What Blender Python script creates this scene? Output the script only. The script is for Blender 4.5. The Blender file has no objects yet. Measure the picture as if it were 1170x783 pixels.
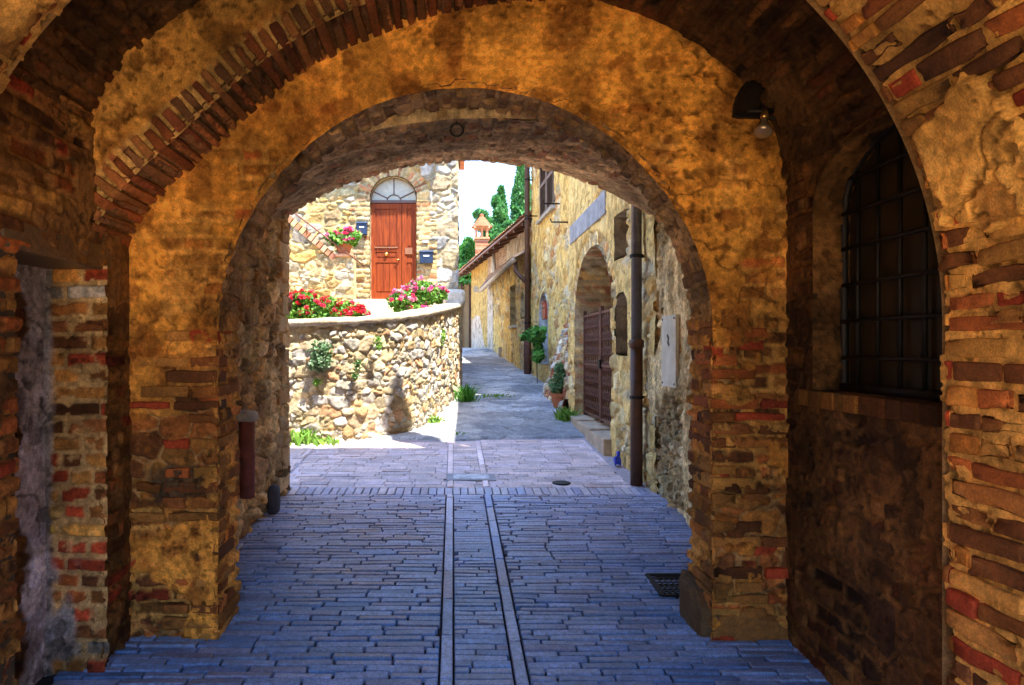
import bpy, math, random
import numpy as np
from mathutils import Vector, Matrix
random.seed(7)
RNG = np.random.default_rng(11)
scene = bpy.context.scene
COL = scene.collection

# ------------------------------------------------------------------ noise
def hsh(i, j, k=0):
    i = np.asarray(i).astype(np.int64); j = np.asarray(j).astype(np.int64); k = np.asarray(k).astype(np.int64)
    n = (i * 374761393 + j * 668265263 + k * 2147483647 + 1442695041) & 0xFFFFFFFF
    n = ((n ^ (n >> 13)) * 1274126177) & 0xFFFFFFFF
    n = ((n ^ (n >> 16)) * 2246822519) & 0xFFFFFFFF
    n = n ^ (n >> 15)
    return (n & 0xFFFFFF) / float(0xFFFFFF)

def vn(x, y, z):
    xi = np.floor(x); yi = np.floor(y); zi = np.floor(z)
    fx = x - xi; fy = y - yi; fz = z - zi
    fx = fx * fx * (3 - 2 * fx); fy = fy * fy * (3 - 2 * fy); fz = fz * fz * (3 - 2 * fz)
    def H(a, b, c): return hsh(xi + a, (yi + b) + 7919 * (zi + c), 3)
    x00 = H(0,0,0)*(1-fx) + H(1,0,0)*fx; x10 = H(0,1,0)*(1-fx) + H(1,1,0)*fx
    x01 = H(0,0,1)*(1-fx) + H(1,0,1)*fx; x11 = H(0,1,1)*(1-fx) + H(1,1,1)*fx
    y0 = x00*(1-fy) + x10*fy; y1 = x01*(1-fy) + x11*fy
    return y0*(1-fz) + y1*fz

def fbm(P, s, o=4, seed=0.0):
    t = 0; a = 0.5; n = 0
    for q in range(o):
        t = t + a * vn(P[..., 0]*s + 17.3*q + seed, P[..., 1]*s + 5.1*q + seed*1.7, P[..., 2]*s + 31.7*q - seed)
        n += a; a *= 0.5; s *= 2.03
    return t / n

def sst(a, b, x):
    t = np.clip((x - a) / (b - a), 0, 1)
    return t * t * (3 - 2 * t)

def mix(a, b, m):
    a = np.asarray(a, float); b = np.asarray(b, float)
    return a * (1 - m[..., None]) + b * m[..., None]

def pick(pal, r):
    pal = np.asarray(pal, float)
    return pal[np.clip((r * len(pal)).astype(int), 0, len(pal) - 1)]

# ------------------------------------------------------------------ masonry patterns: height (m) and colour
def bricks(P, u, v, L, H, seed, pal, mortar, joint=0.008, amp=0.014, wob=0.012, head=0.3):
    w1 = fbm(P, 2.2, 2, seed) - 0.5; w2 = fbm(P, 14.0, 2, seed + 4) - 0.5
    u = u + wob * 2.0 * w1 + wob * 0.5 * w2; v = v + wob * 2.4 * (fbm(P, 1.6, 2, seed + 9) - 0.5) + wob * 0.45 * w2
    vv = v / H; j = np.floor(vv); fv = vv - j
    sh = hsh(j, seed * 13 + 1, 5)
    uu = u / L + 0.5 * (j % 2) + 0.45 * sh
    i = np.floor(uu); fu = uu - i
    split = hsh(i, j, seed + 21) < head
    cut = 0.35 + 0.3 * hsh(i, j, seed + 22)
    half = split & (fu > cut)
    wd = np.where(split, np.where(half, 1 - cut, cut), 1.0); fu2 = np.where(half, fu - cut, fu)
    ids = i * 2 + half
    r1 = hsh(ids, j, seed + 2); r2 = hsh(ids, j, seed + 3); r3 = hsh(ids, j, seed + 8); r4 = hsh(ids, j, seed + 12); r5 = hsh(ids, j, seed + 13)
    # each brick a little shorter or thinner than its slot, and slightly askew
    cu = (fu2 - wd * 0.5) * L; cv = (fv - 0.5) * H
    cv = cv + (r4 - 0.5) * 0.05 * cu
    du = wd * 0.5 * L - np.abs(cu) - 0.004 * r5; dv = 0.5 * H - np.abs(cv) - 0.006 * r4
    cr = 0.010
    d = np.where((du < cr) & (dv < cr), cr - np.sqrt(np.maximum(cr - du, 0)**2 + np.maximum(cr - dv, 0)**2), np.minimum(du, dv))
    chip = fbm(P, 33, 3, seed)
    d = d + 0.010 * (chip - 0.5) - 0.012 * sst(0.62, 0.70, fbm(P, 15, 2, seed + 17))
    t = sst(joint * 0.45, joint * 0.45 + 0.006, d)
    body = amp * (0.35 + 1.1 * r2) + amp * 0.9 * ((r4 - 0.5) * cu / L + (r5 - 0.5) * cv / H) + 0.012 * (fbm(P, 26, 4, seed + 2) - 0.5)
    worn = r3 < 0.12
    body = np.where(worn, body - amp * 1.5, body)
    h = t * body + (1 - t) * 0.004 * (fbm(P, 45, 2, seed + 5) - 0.5)
    c = pick(pal, r1) * (0.55 + 0.85 * r5)[..., None]
    c = c * (0.70 + 0.6 * fbm(P, 19, 3, seed + 14))[..., None]
    c = np.where(worn[..., None], c * 0.55, c)
    # lime smears over part of some bricks
    c = mix(c, mortar, sst(0.60, 0.64, fbm(P, 9, 4, seed + 15)) * 0.6)
    mc = np.asarray(mortar) * (0.55 + 0.8 * fbm(P, 12, 3, seed + 16))[..., None]
    m = (1 - t)[..., None] * 0.94
    return h, c * (1 - m) + mc * m

def cells(P, u, v, sx, sy, seed, warp, norm):
    w1 = fbm(P, 2.7, 2, seed) - 0.5; w2 = fbm(P, 2.9, 2, seed + 7) - 0.5; w3 = fbm(P, 16, 2, seed + 1) - 0.5; w4 = fbm(P, 16, 2, seed + 2) - 0.5
    a = (u + warp * 2 * w1 + warp * 0.42 * w3) / sx; b = (v + warp * 2 * w2 + warp * 0.42 * w4) / sy
    j0 = np.floor(b)
    F1 = np.full(a.shape, 9.0); F2 = np.full(a.shape, 9.0)
    I = np.zeros(a.shape); J = np.zeros(a.shape); DX = np.zeros(a.shape); DY = np.zeros(a.shape)
    for dj in (-1, 0, 1):
        j = j0 + dj
        off = 0.5 * (j % 2) + 0.3 * hsh(j, seed, 77)
        i0 = np.floor(a - off)
        for di in (-1, 0, 1):
            i = i0 + di
            cx = i + off + 0.5 + 0.75 * (hsh(i, j, seed + 31) - 0.5)
            cy = j + 0.5 + 0.60 * (hsh(i, j, seed + 32) - 0.5)
            sz = 0.75 + 0.6 * hsh(i, j, seed + 33)
            dx = a - cx; dy = b - cy
            d = (np.abs(dx)**norm + np.abs(dy)**norm)**(1.0 / norm) / sz
            nearer = d < F1
            F2 = np.where(nearer, F1, np.minimum(F2, d))
            I = np.where(nearer, i, I); J = np.where(nearer, j, J)
            DX = np.where(nearer, dx, DX); DY = np.where(nearer, dy, DY)
            F1 = np.where(nearer, d, F1)
    return F2 - F1, I, J, DX, DY

def stones(P, u, v, sx, sy, seed, pal, mortar, amp=0.035, warp=0.05, norm=3.0, gap=0.10, mixed=True):
    e, I, J, DX, DY = cells(P, u, v, sx, sy, seed, warp, norm)
    K = np.zeros(e.shape)
    if mixed:
        # part of the big stones give way to courses of small ones
        e2, I2, J2, DX2, DY2 = cells(P, u, v, sx * 0.60, sy * 0.64, seed + 300, warp, norm)
        sm = hsh(I, J, seed + 55) < 0.42
        I = np.where(sm, I2 + 5000, I); J = np.where(sm, J2, J); DX = np.where(sm, DX2, DX); DY = np.where(sm, DY2, DY)
        e = np.where(sm, np.minimum(e * 1.3, e2 * 0.62), e)
        K = sm.astype(float)
    e = e + 0.10 * (fbm(P, 21, 3, seed + 5) - 0.5)
    r1 = hsh(I, J, seed + 41); r2 = hsh(I, J, seed + 42); r3 = hsh(I, J, seed + 43); r4 = hsh(I, J, seed + 44)
    t = sst(gap * 0.35, gap + 0.09, e)
    rough = fbm(P, 12, 5, seed + 3) - 0.5; fine = fbm(P, 34, 3, seed + 8) - 0.5
    facet = np.abs(fbm(P, 7, 2, seed + 11) - 0.5)
    h = amp * t * (0.35 + 0.9 * r2) + amp * t * 1.5 * ((r3 - 0.5) * DX + (r4 - 0.5) * DY) * (1 - 0.4 * K) + t * (0.9 * amp * rough + 0.5 * amp * fine - 0.9 * amp * facet)
    c = pick(pal, r1) * (0.66 + 0.62 * r3)[..., None]
    c = c * (0.66 + 0.68 * fbm(P, 15, 4, seed + 6))[..., None]
    c = mix(c, c * (0.62, 0.60, 0.58), sst(0.56, 0.66, fbm(P, 24, 3, seed + 13)) * 0.6)
    m = 1 - sst(gap * 0.4, gap * 0.85, e)
    mc = np.asarray(mortar) * (0.5 + 0.85 * fbm(P, 10, 3, seed + 16))[..., None]
    mm = m[..., None] * 0.94
    return h, c * (1 - mm) + mc * mm

def plaster(P, base, dark, seed, amp=0.012):
    n = fbm(P, 1.7, 4, seed); f = fbm(P, 8, 5, seed + 2); g = fbm(P, 26, 4, seed + 5); q = fbm(P * np.array((1, 1, 0.30)), 8, 4, seed + 8)
    h = amp * (1.1 + 1.2 * (n - 0.5) + 1.3 * (f - 0.5)) + 0.009 * (g - 0.5)
    c = mix(base, dark, sst(0.42, 0.64, 0.25 * n + 0.35 * f + 0.40 * q))
    c = c * (0.55 + 0.9 * g)[..., None]
    c = mix(c, np.asarray(base) * (1.15, 1.25, 1.5), sst(0.60, 0.66, fbm(P, 6, 4, seed + 11)) * 0.45)
    k = sst(0.585, 0.600, f)                                  # flakes knocked off, with a clean edge
    h = h - 0.010 * k
    c = mix(c, np.asarray(dark) * 0.6, k * 0.7)
    cr = np.abs(fbm(P, 2.6, 4, seed + 21) - 0.5)              # hair cracks
    crk = (1 - sst(0.004, 0.010, cr)) * sst(0.45, 0.55, fbm(P, 1.3, 2, seed + 23))
    h = h - 0.006 * crk
    c = mix(c, np.asarray(dark) * 0.30, crk * 0.75)
    return h, c

def blend(A, B, m):
    return A[0] * (1 - m) + B[0] * m, mix(A[1], B[1], m)

# ------------------------------------------------------------------ materials
def new_mat(name):
    m = bpy.data.materials.new(name); m.use_nodes = True
    nt = m.node_tree; b = nt.nodes['Principled BSDF']
    return m, nt, b

def coords(nt, scale, detail=6, rough=0.6):
    tc = nt.nodes.new('ShaderNodeTexCoord'); n = nt.nodes.new('ShaderNodeTexNoise')
    n.inputs['Scale'].default_value = scale; n.inputs['Detail'].default_value = detail; n.inputs['Roughness'].default_value = rough
    nt.links.new(tc.outputs['Object'], n.inputs['Vector'])
    return n

def ramp(nt, src, a, b, va, vb):
    r = nt.nodes.new('ShaderNodeMapRange'); r.inputs['From Min'].default_value = a; r.inputs['From Max'].default_value = b
    r.inputs['To Min'].default_value = va; r.inputs['To Max'].default_value = vb
    nt.links.new(src, r.inputs['Value']); return r.outputs['Result']

def mul(nt, csrc, fsrc):
    m = nt.nodes.new('ShaderNodeVectorMath'); m.operation = 'SCALE'
    nt.links.new(csrc, m.inputs[0]); nt.links.new(fsrc, m.inputs['Scale']); return m.outputs['Vector']

def bump(nt, b, src, strength, dist, prev=None):
    bn = nt.nodes.new('ShaderNodeBump'); bn.inputs['Strength'].default_value = strength; bn.inputs['Distance'].default_value = dist
    nt.links.new(src, bn.inputs['Height'])
    if prev: nt.links.new(prev, bn.inputs['Normal'])
    nt.links.new(bn.outputs['Normal'], b.inputs['Normal']); return bn.outputs['Normal']

def masonry_mat(name, rough=0.9, fine=70, spec=0.25, bstr=0.7, bdist=0.012, lo=0.55, hi=1.45):
    m, nt, b = new_mat(name)
    at = nt.nodes.new('ShaderNodeAttribute'); at.attribute_name = 'Col'
    n1 = coords(nt, fine, 6, 0.7); n2 = coords(nt, 6, 4, 0.6)
    c = mul(nt, at.outputs['Color'], ramp(nt, n1.outputs['Fac'], 0.3, 0.7, lo, hi))
    c = mul(nt, c, ramp(nt, n2.outputs['Fac'], 0.3, 0.7, 0.8, 1.2))
    nt.links.new(c, b.inputs['Base Color'])
    b.inputs['Roughness'].default_value = rough; b.inputs['Specular IOR Level'].default_value = spec
    n4 = coords(nt, fine * 3.2, 5, 0.7)
    c = mul(nt, c, ramp(nt, n4.outputs['Fac'], 0.34, 0.66, 1 - 0.55 * (hi - 1) - 0.1, 1 + 0.55 * (hi - 1) + 0.1))
    nt.links.new(c, b.inputs['Base Color'])
    n3 = coords(nt, fine * 0.5, 8, 0.78)
    p = bump(nt, b, n3.outputs['Fac'], bstr, bdist)
    bump(nt, b, n4.outputs['Fac'], bstr, bdist * 0.35, p)
    return m

def plain(name, col, rough=0.6, metal=0.0, var=0.25, scale=12, bstr=0.25, bdist=0.004, spec=0.4):
    m, nt, b = new_mat(name)
    rgb = nt.nodes.new('ShaderNodeRGB'); rgb.outputs[0].default_value = (*col, 1)
    n = coords(nt, scale, 7, 0.65)
    c = mul(nt, rgb.outputs[0], ramp(nt, n.outputs['Fac'], 0.3, 0.7, 1 - var, 1 + var))
    nt.links.new(c, b.inputs['Base Color'])
    nt.links.new(ramp(nt, n.outputs['Fac'], 0.3, 0.7, max(rough - 0.12, 0.03), min(rough + 0.12, 1)), b.inputs['Roughness'])
    b.inputs['Metallic'].default_value = metal; b.inputs['Specular IOR Level'].default_value = spec
    n2 = coords(nt, scale * 5, 5, 0.7)
    bump(nt, b, n2.outputs['Fac'], bstr, bdist)
    return m

def leaf_mat(name, rough=0.55):
    m, nt, b = new_mat(name)
    at = nt.nodes.new('ShaderNodeAttribute'); at.attribute_name = 'Col'
    nt.links.new(at.outputs['Color'], b.inputs['Base Color']); b.inputs['Roughness'].default_value = rough
    tr = nt.nodes.new('ShaderNodeBsdfTranslucent'); nt.links.new(at.outputs['Color'], tr.inputs['Color'])
    mx = nt.nodes.new('ShaderNodeMixShader'); mx.inputs['Fac'].default_value = 0.35
    out = nt.nodes['Material Output']
    nt.links.new(b.outputs[0], mx.inputs[1]); nt.links.new(tr.outputs[0], mx.inputs[2]); nt.links.new(mx.outputs[0], out.inputs['Surface'])
    return m

def wood_mat(name, col, dark, axis='Z', scale=9, rough=0.45):
    m, nt, b = new_mat(name)
    tc = nt.nodes.new('ShaderNodeTexCoord'); mp = nt.nodes.new('ShaderNodeMapping')
    mp.inputs['Scale'].default_value = (scale, scale, scale * 0.09) if axis == 'Z' else (scale * 0.09, scale, scale)
    nt.links.new(tc.outputs['Object'], mp.inputs['Vector'])
    n = nt.nodes.new('ShaderNodeTexNoise'); n.inputs['Scale'].default_value = 4; n.inputs['Detail'].default_value = 8; n.inputs['Distortion'].default_value = 0.6
    nt.links.new(mp.outputs[0], n.inputs['Vector'])
    cr = nt.nodes.new('ShaderNodeValToRGB'); cr.color_ramp.elements[0].position = 0.32; cr.color_ramp.elements[1].position = 0.68
    cr.color_ramp.elements[0].color = (*dark, 1); cr.color_ramp.elements[1].color = (*col, 1)
    nt.links.new(n.outputs['Fac'], cr.inputs['Fac']); nt.links.new(cr.outputs['Color'], b.inputs['Base Color'])
    b.inputs['Roughness'].default_value = rough
    bump(nt, b, n.outputs['Fac'], 0.3, 0.004)
    return m

M_MAS = masonry_mat('weathered_masonry', fine=42, bstr=0.8, bdist=0.008, lo=0.66, hi=1.34)
M_OUT = masonry_mat('sunlit_masonry', fine=38, bstr=0.9, bdist=0.012, lo=0.72, hi=1.28)
M_PAVE = masonry_mat('paving_brick', rough=0.36, fine=45, spec=0.5, bstr=0.45, bdist=0.004, lo=0.6, hi=1.4)
M_PAVE2 = masonry_mat('worn_paving', rough=0.6, fine=45, spec=0.4, bstr=0.4, bdist=0.004, lo=0.7, hi=1.3)
M_ROAD = masonry_mat('old_road_surface', rough=0.75, fine=30, spec=0.35, bstr=0.6, bdist=0.012, lo=0.65, hi=1.35)
M_LEAF = leaf_mat('leaves')
M_IRON = plain('dark_iron', (0.022, 0.02, 0.02), 0.55, 0.6, 0.4, 25)
M_RUST = plain('rusty_iron', (0.15, 0.065, 0.042), 0.65, 0.3, 0.5, 18)
M_BROWNPIPE = plain('brown_painted_pipe', (0.10, 0.045, 0.025), 0.5, 0.2, 0.35, 14)
M_GREYPIPE = plain('grey_metal_pipe', (0.15, 0.13, 0.12), 0.45, 0.4, 0.3, 14)
M_TERRA = plain('terracotta', (0.42, 0.14, 0.06), 0.85, 0, 0.3, 14)
M_REDPIPE = plain('red_glazed_clay', (0.20, 0.055, 0.04), 0.6, 0, 0.45, 9)
M_LIME = plain('limestone', (0.42, 0.38, 0.32), 0.9, 0, 0.35, 12, 0.8, 0.01)
M_GREYSTONE = plain('grey_stone', (0.30, 0.30, 0.31), 0.85, 0, 0.4, 6, 0.9, 0.01)
M_WHITE = plain('white_marble', (0.62, 0.62, 0.60), 0.5, 0, 0.25, 10)
M_CREAM = plain('cream_plate', (0.60, 0.54, 0.42), 0.55, 0, 0.2, 9)
M_DARKGLASS = plain('dirty_dark_glass', (0.030, 0.020, 0.010), 0.6, 0, 0.6, 5, 0.1, 0.002, 0.15)
M_PANE = plain('milky_glass', (0.40, 0.37, 0.29), 0.25, 0, 0.15, 6, 0.05, 0.001, 0.6)
M_DOOR = wood_mat('red_varnished_wood', (0.27, 0.048, 0.006), (0.13, 0.019, 0.003), rough=0.62)
M_DOOR.node_tree.nodes['Principled BSDF'].inputs['Specular IOR Level'].default_value = 0.2
M_BROWNWOOD = wood_mat('brown_painted_wood', (0.14, 0.07, 0.05), (0.08, 0.04, 0.03))
M_OLDWOOD = wood_mat('old_grey_wood', (0.26, 0.20, 0.13), (0.15, 0.11, 0.07))
M_NAVY = plain('navy_painted_steel', (0.02, 0.035, 0.075), 0.35, 0.2, 0.2, 8)
M_BLUE = plain('blue_plastic', (0.02, 0.05, 0.45), 0.35, 0, 0.2, 10)
M_BRASS = plain('brass', (0.55, 0.36, 0.12), 0.3, 0.9, 0.2, 10)
M_SOIL = plain('dark_soil', (0.03, 0.02, 0.013), 0.95, 0, 0.4, 30)
M_BARK = plain('bark', (0.10, 0.07, 0.045), 0.9, 0, 0.4, 9, 0.9, 0.02)
M_REDBOX = plain('red_painted_box', (0.42, 0.06, 0.025), 0.45, 0, 0.25, 9)
M_DARK = plain('dark_interior', (0.05, 0.035, 0.022), 0.9, 0, 0.4, 6)
M_BLOCK = plain('plain_render', (0.40, 0.29, 0.16), 0.9, 0, 0.3, 3, 0.6, 0.01)
M_PALEBLUE = plain('whitewash', (0.52, 0.52, 0.50), 0.85, 0, 0.2, 8)
M_PEELDOOR = None

# ------------------------------------------------------------------ object helpers
def org(p):
    v = Vector((0, 0, 0))
    while p is not None:
        v += p.location; p = p.parent
    return v

def tag(o, label=None, cat=None, group=None, kind=None):
    if label: o['label'] = label
    if cat: o['category'] = cat
    if group: o['group'] = group
    if kind: o['kind'] = kind
    return o

def thing(name, loc, label, cat, group=None):
    o = bpy.data.objects.new(name, None); COL.objects.link(o); o.location = loc; o.empty_display_size = 0.1
    return tag(o, label, cat, group)

def link_mesh(name, V, F, mat, parent=None, cols=None, smooth=False, base=None):
    """V (n,3) world; F (m,4) or list of polygons"""
    V = np.asarray(V, dtype=np.float64).reshape(-1, 3)
    o0 = org(parent) if parent is not None else Vector(base if base is not None else (0, 0, 0))
    V = V - np.array(o0)
    me = bpy.data.meshes.new(name)
    if isinstance(F, np.ndarray):
        n = F.shape[1]
        me.vertices.add(len(V)); me.vertices.foreach_set('co', V.ravel().astype(np.float32))
        me.loops.add(F.size); me.loops.foreach_set('vertex_index', F.ravel().astype(np.int32))
        me.polygons.add(len(F)); me.polygons.foreach_set('loop_start', np.arange(0, F.size, n, dtype=np.int32))
        me.polygons.foreach_set('loop_total', np.full(len(F), n, dtype=np.int32))
        me.update(calc_edges=True)
    else:
        me.from_pydata([tuple(v) for v in V], [], F)
    me.polygons.foreach_set('use_smooth', np.full(len(me.polygons), smooth))
    if cols is not None:
        a = me.attributes.new('Col', 'FLOAT_COLOR', 'POINT')
        c = np.ones((len(V), 4), np.float32); c[:, :3] = np.asarray(cols).reshape(-1, 3)
        a.data.foreach_set('color', c.ravel())
    me.materials.append(mat); me.validate(); me.update()
    o = bpy.data.objects.new(name, me); COL.objects.link(o)
    if parent is not None: o.parent = parent
    elif base is not None: o.location = base
    return o

def normals(P, toward, vec=False):
    du = np.gradient(P, axis=0); dv = np.gradient(P, axis=1)
    n = np.cross(du, dv); n /= np.maximum(np.linalg.norm(n, axis=-1, keepdims=True), 1e-9)
    t = np.asarray(toward, float)
    s = (n * t).sum() if vec else (n * (t - P)).sum()
    return (n, 1) if s > 0 else (-n, -1)

def skin(name, P, hc, toward, mat, parent, mask=None, vec=False, smooth=True, edge=None):
    h, c = hc
    if mat is M_MAS:
        k = 0.62 * fbm(P, 1.25, 4, 201) + 0.38 * fbm(P, 5.0, 4, 203)
        c = c * (0.50 + 0.95 * sst(0.30, 0.68, k))[..., None]
        c = c * (0.80 + 0.4 * sst(0.35, 0.65, fbm(P, 38, 3, 205)))[..., None]
        pit = sst(0.66, 0.70, fbm(P, 36, 2, 209)) * sst(0.42, 0.52, fbm(P, 2.1, 3, 211))
        c = c * (1 - 0.55 * pit)[..., None]
        h = h + 0.005 * (fbm(P, 30, 3, 207) - 0.5) - 0.006 * pit
    n, s = normals(P, toward, vec)
    Q = P + n * h[..., None]
    nu, nv = P.shape[:2]
    idx = np.arange(nu * nv).reshape(nu, nv)
    q = np.stack([idx[:-1, :-1], idx[1:, :-1], idx[1:, 1:], idx[:-1, 1:]], -1)
    if mask is not None:
        keep = ~(mask[:-1, :-1] | mask[1:, :-1] | mask[1:, 1:] | mask[:-1, 1:])
        q = q[keep]
    else: q = q.reshape(-1, 4)
    if s < 0: q = q[:, ::-1]
    V = Q.reshape(-1, 3); C = c.reshape(-1, 3)
    if mask is not None:
        used = np.unique(q); remap = np.full(nu * nv, -1); remap[used] = np.arange(len(used))
        V = V[used]; C = C[used]; q = remap[q]
    return link_mesh(name, V, np.ascontiguousarray(q), mat, parent, C, smooth)

class MB:
    def __init__(s): s.v = []; s.f = []; s.c = []
    def add(s, vs, fs, col=(1, 1, 1)):
        b = len(s.v); s.v += [tuple(v) for v in vs]; s.f += [tuple(b + i for i in f) for f in fs]; s.c += [col] * len(vs); return s
    def box(s, x0, x1, y0, y1, z0, z1, col=(1, 1, 1), bev=0.0):
        if bev <= 0:
            vs = [(x0,y0,z0),(x1,y0,z0),(x1,y1,z0),(x0,y1,z0),(x0,y0,z1),(x1,y0,z1),(x1,y1,z1),(x0,y1,z1)]
            fs = [(0,3,2,1),(4,5,6,7),(0,1,5,4),(1,2,6,5),(2,3,7,6),(3,0,4,7)]
            return s.add(vs, fs, col)
        # chamfered box through convex sections
        e = bev
        def ring(z, i): return [(x0+i,y0+e if i<e else y0+i,z)] 
        import bmesh
        bm = bmesh.new(); bmesh.ops.create_cube(bm, size=1)
        for v in bm.verts: v.co = Vector(((x0+x1)/2 + v.co.x*(x1-x0), (y0+y1)/2 + v.co.y*(y1-y0), (z0+z1)/2 + v.co.z*(z1-z0)))
        bmesh.ops.bevel(bm, geom=bm.edges[:], offset=e, segments=2, affect='EDGES', profile=0.6)
        bm.verts.index_update()
        s.add([v.co[:] for v in bm.verts], [[v.index for v in f.verts] for f in bm.faces], col); bm.free(); return s
    def tube(s, pts, r, n=8, col=(1, 1, 1), cap=True):
        pts = [Vector(p) for p in pts]; rs = r if isinstance(r, (list, tuple)) else [r] * len(pts)
        vs = []; up = Vector((0, 0, 1))
        for k, p in enumerate(pts):
            d = (pts[min(k+1, len(pts)-1)] - pts[max(k-1, 0)]).normalized()
            a = d.cross(up)
            if a.length < 0.05: a = d.cross(Vector((1, 0, 0)))
            a.normalize(); b = d.cross(a).normalized()
            for q in range(n):
                t = 2 * math.pi * q / n
                vs.append(p + (a * math.cos(t) + b * math.sin(t)) * rs[k])
        fs = []
        for k in range(len(pts) - 1):
            for q in range(n):
                fs.append((k*n+q, k*n+(q+1) % n, (k+1)*n+(q+1) % n, (k+1)*n+q))
        if cap:
            fs.append(tuple(range(n))[::-1]); fs.append(tuple((len(pts)-1)*n + q for q in range(n)))
        return s.add(vs, fs, col)
    def lathe(s, c, prof, n=20, col=(1, 1, 1), axis=(0, 0, 1)):
        ax = Vector(axis).normalized(); a = ax.cross(Vector((0.3, 1, 0.1))).normalized(); b = ax.cross(a)
        vs = []
        for (r, h) in prof:
            for q in range(n):
                t = 2 * math.pi * q / n
                vs.append(Vector(c) + ax * h + (a * math.cos(t) + b * math.sin(t)) * max(r, 1e-4))
        fs = []
        for k in range(len(prof) - 1):
            for q in range(n):
                fs.append((k*n+q, k*n+(q+1) % n, (k+1)*n+(q+1) % n, (k+1)*n+q))
        fs.append(tuple(range(n))[::-1]); fs.append(tuple((len(prof)-1)*n + q for q in range(n)))
        return s.add(vs, fs, col)
    def prism(s, poly, axis, a0, a1, col=(1, 1, 1)):
        """poly in the two other axes, extruded along axis"""
        def mk(p, a):
            return {'x': (a, p[0], p[1]), 'y': (p[0], a, p[1]), 'z': (p[0], p[1], a)}[axis]
        n = len(poly)
        vs = [mk(p, a0) for p in poly] + [mk(p, a1) for p in poly]
        fs = [tuple(range(n)), tuple(range(2*n-1, n-1, -1))] + [(k, n + k, n + (k+1) % n, (k+1) % n) for k in range(n)]
        return s.add(vs, fs, col)
    def build(s, name, mat, parent=None, smooth=False, base=None):
        return link_mesh(name, s.v, s.f, mat, parent, s.c, smooth, base)

def rock(mb, c, size, seed, n=3, rough=0.25, col=(1, 1, 1)):
    import bmesh
    bm = bmesh.new(); bmesh.ops.create_icosphere(bm, subdivisions=n, radius=1)
    P = np.array([v.co[:] for v in bm.verts])
    sgn = np.sign(P) * np.abs(P)**0.6
    sgn *= (1 + rough * (fbm(P[None], 1.3, 4, seed)[0] - 0.5) * 2)[:, None]
    V = sgn * np.array(size) + np.array(c)
    bm.verts.index_update()
    mb.add(V.tolist(), [[v.index for v in f.verts] for f in bm.faces], col); bm.free()

def leaves(n, gen, size, pal, seed, elong=1.7, up=0.3, var=0.35):
    """n small bent leaves; gen(rng,n)->(n,3) positions"""
    r = np.random.default_rng(seed)
    p = gen(r, n)
    d = r.normal(size=(n, 3)); d[:, 2] += up; d /= np.linalg.norm(d, axis=1, keepdims=True)
    e = np.cross(d, r.normal(size=(n, 3))); e /= np.maximum(np.linalg.norm(e, axis=1, keepdims=True), 1e-6)
    nn = np.cross(d, e)
    sz = size * (0.55 + 0.9 * r.random((n, 1)))
    L = d * sz * elong * 0.5; W = e * sz * 0.5
    V = np.stack([p - L, p + W + nn * sz * 0.12, p + L, p - W + nn * sz * 0.12], 1).reshape(-1, 3)
    F = np.arange(4 * n).reshape(n, 4)
    pal = np.asarray(pal, float)
    c = pal[r.integers(0, len(pal), n)] * (1 - var + 2 * var * r.random((n, 1)))
    return V, F, np.repeat(c, 4, axis=0)

def join(parts):
    V = []; F = []; C = []; b = 0
    for v, f, c in parts:
        V.append(v); F.append(f + b); C.append(c); b += len(v)
    return np.concatenate(V), np.concatenate(F), np.concatenate(C)

def clump(centres, radii):
    cs = np.asarray(centres, float); rs = np.asarray(radii, float)
    def g(r, n):
        k = r.integers(0, len(cs), n)
        d = r.normal(size=(n, 3)); d /= np.linalg.norm(d, axis=1, keepdims=True)
        q = r.random((n, 1))**0.45
        q = q * (0.72 + 0.56 * vn(d[:, :1] * 2.3 + k[:, None] * 7.1, d[:, 1:2] * 2.3, d[:, 2:] * 2.3 + 9))
        return cs[k] + d * q * rs[k]
    return g

def grass_tuft(name, c, n, h, spread, seed, label, pal, cat='grass tuft', group=None, lean=(0, 0)):
    r = np.random.default_rng(seed); V = []; F = []; C = []
    for k in range(n):
        x, y = r.normal(size=2) * spread
        b = np.array(c) + (x, y, -0.01); t = r.normal(size=2) * h * 0.4
        hh = h * (0.5 + 0.7 * r.random()); w = 0.008 + 0.012 * r.random(); a = r.random() * 6.28
        wx, wy = math.cos(a) * w, math.sin(a) * w
        m = b + (t[0]*.4 + lean[0]*.4*h, t[1]*.4 + lean[1]*.4*h, hh*.65); e = b + (t[0] + lean[0]*h, t[1] + lean[1]*h, hh)
        i = len(V)
        V += [b + (-wx, -wy, 0), b + (wx, wy, 0), m + (wx, wy, 0), m + (-wx, -wy, 0), e + (wx*.2, wy*.2, 0), e - (wx*.2, wy*.2, 0)]
        F += [(i, i+1, i+2, i+3), (i+3, i+2, i+4, i+5)]
        cc = np.array(pal[r.integers(0, len(pal))]) * (0.7 + 0.6 * r.random())
        C += [cc] * 6
    o = link_mesh(name, V, np.array(F), M_LEAF, None, C, False, c)
    return tag(o, label, cat, group)

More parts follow.
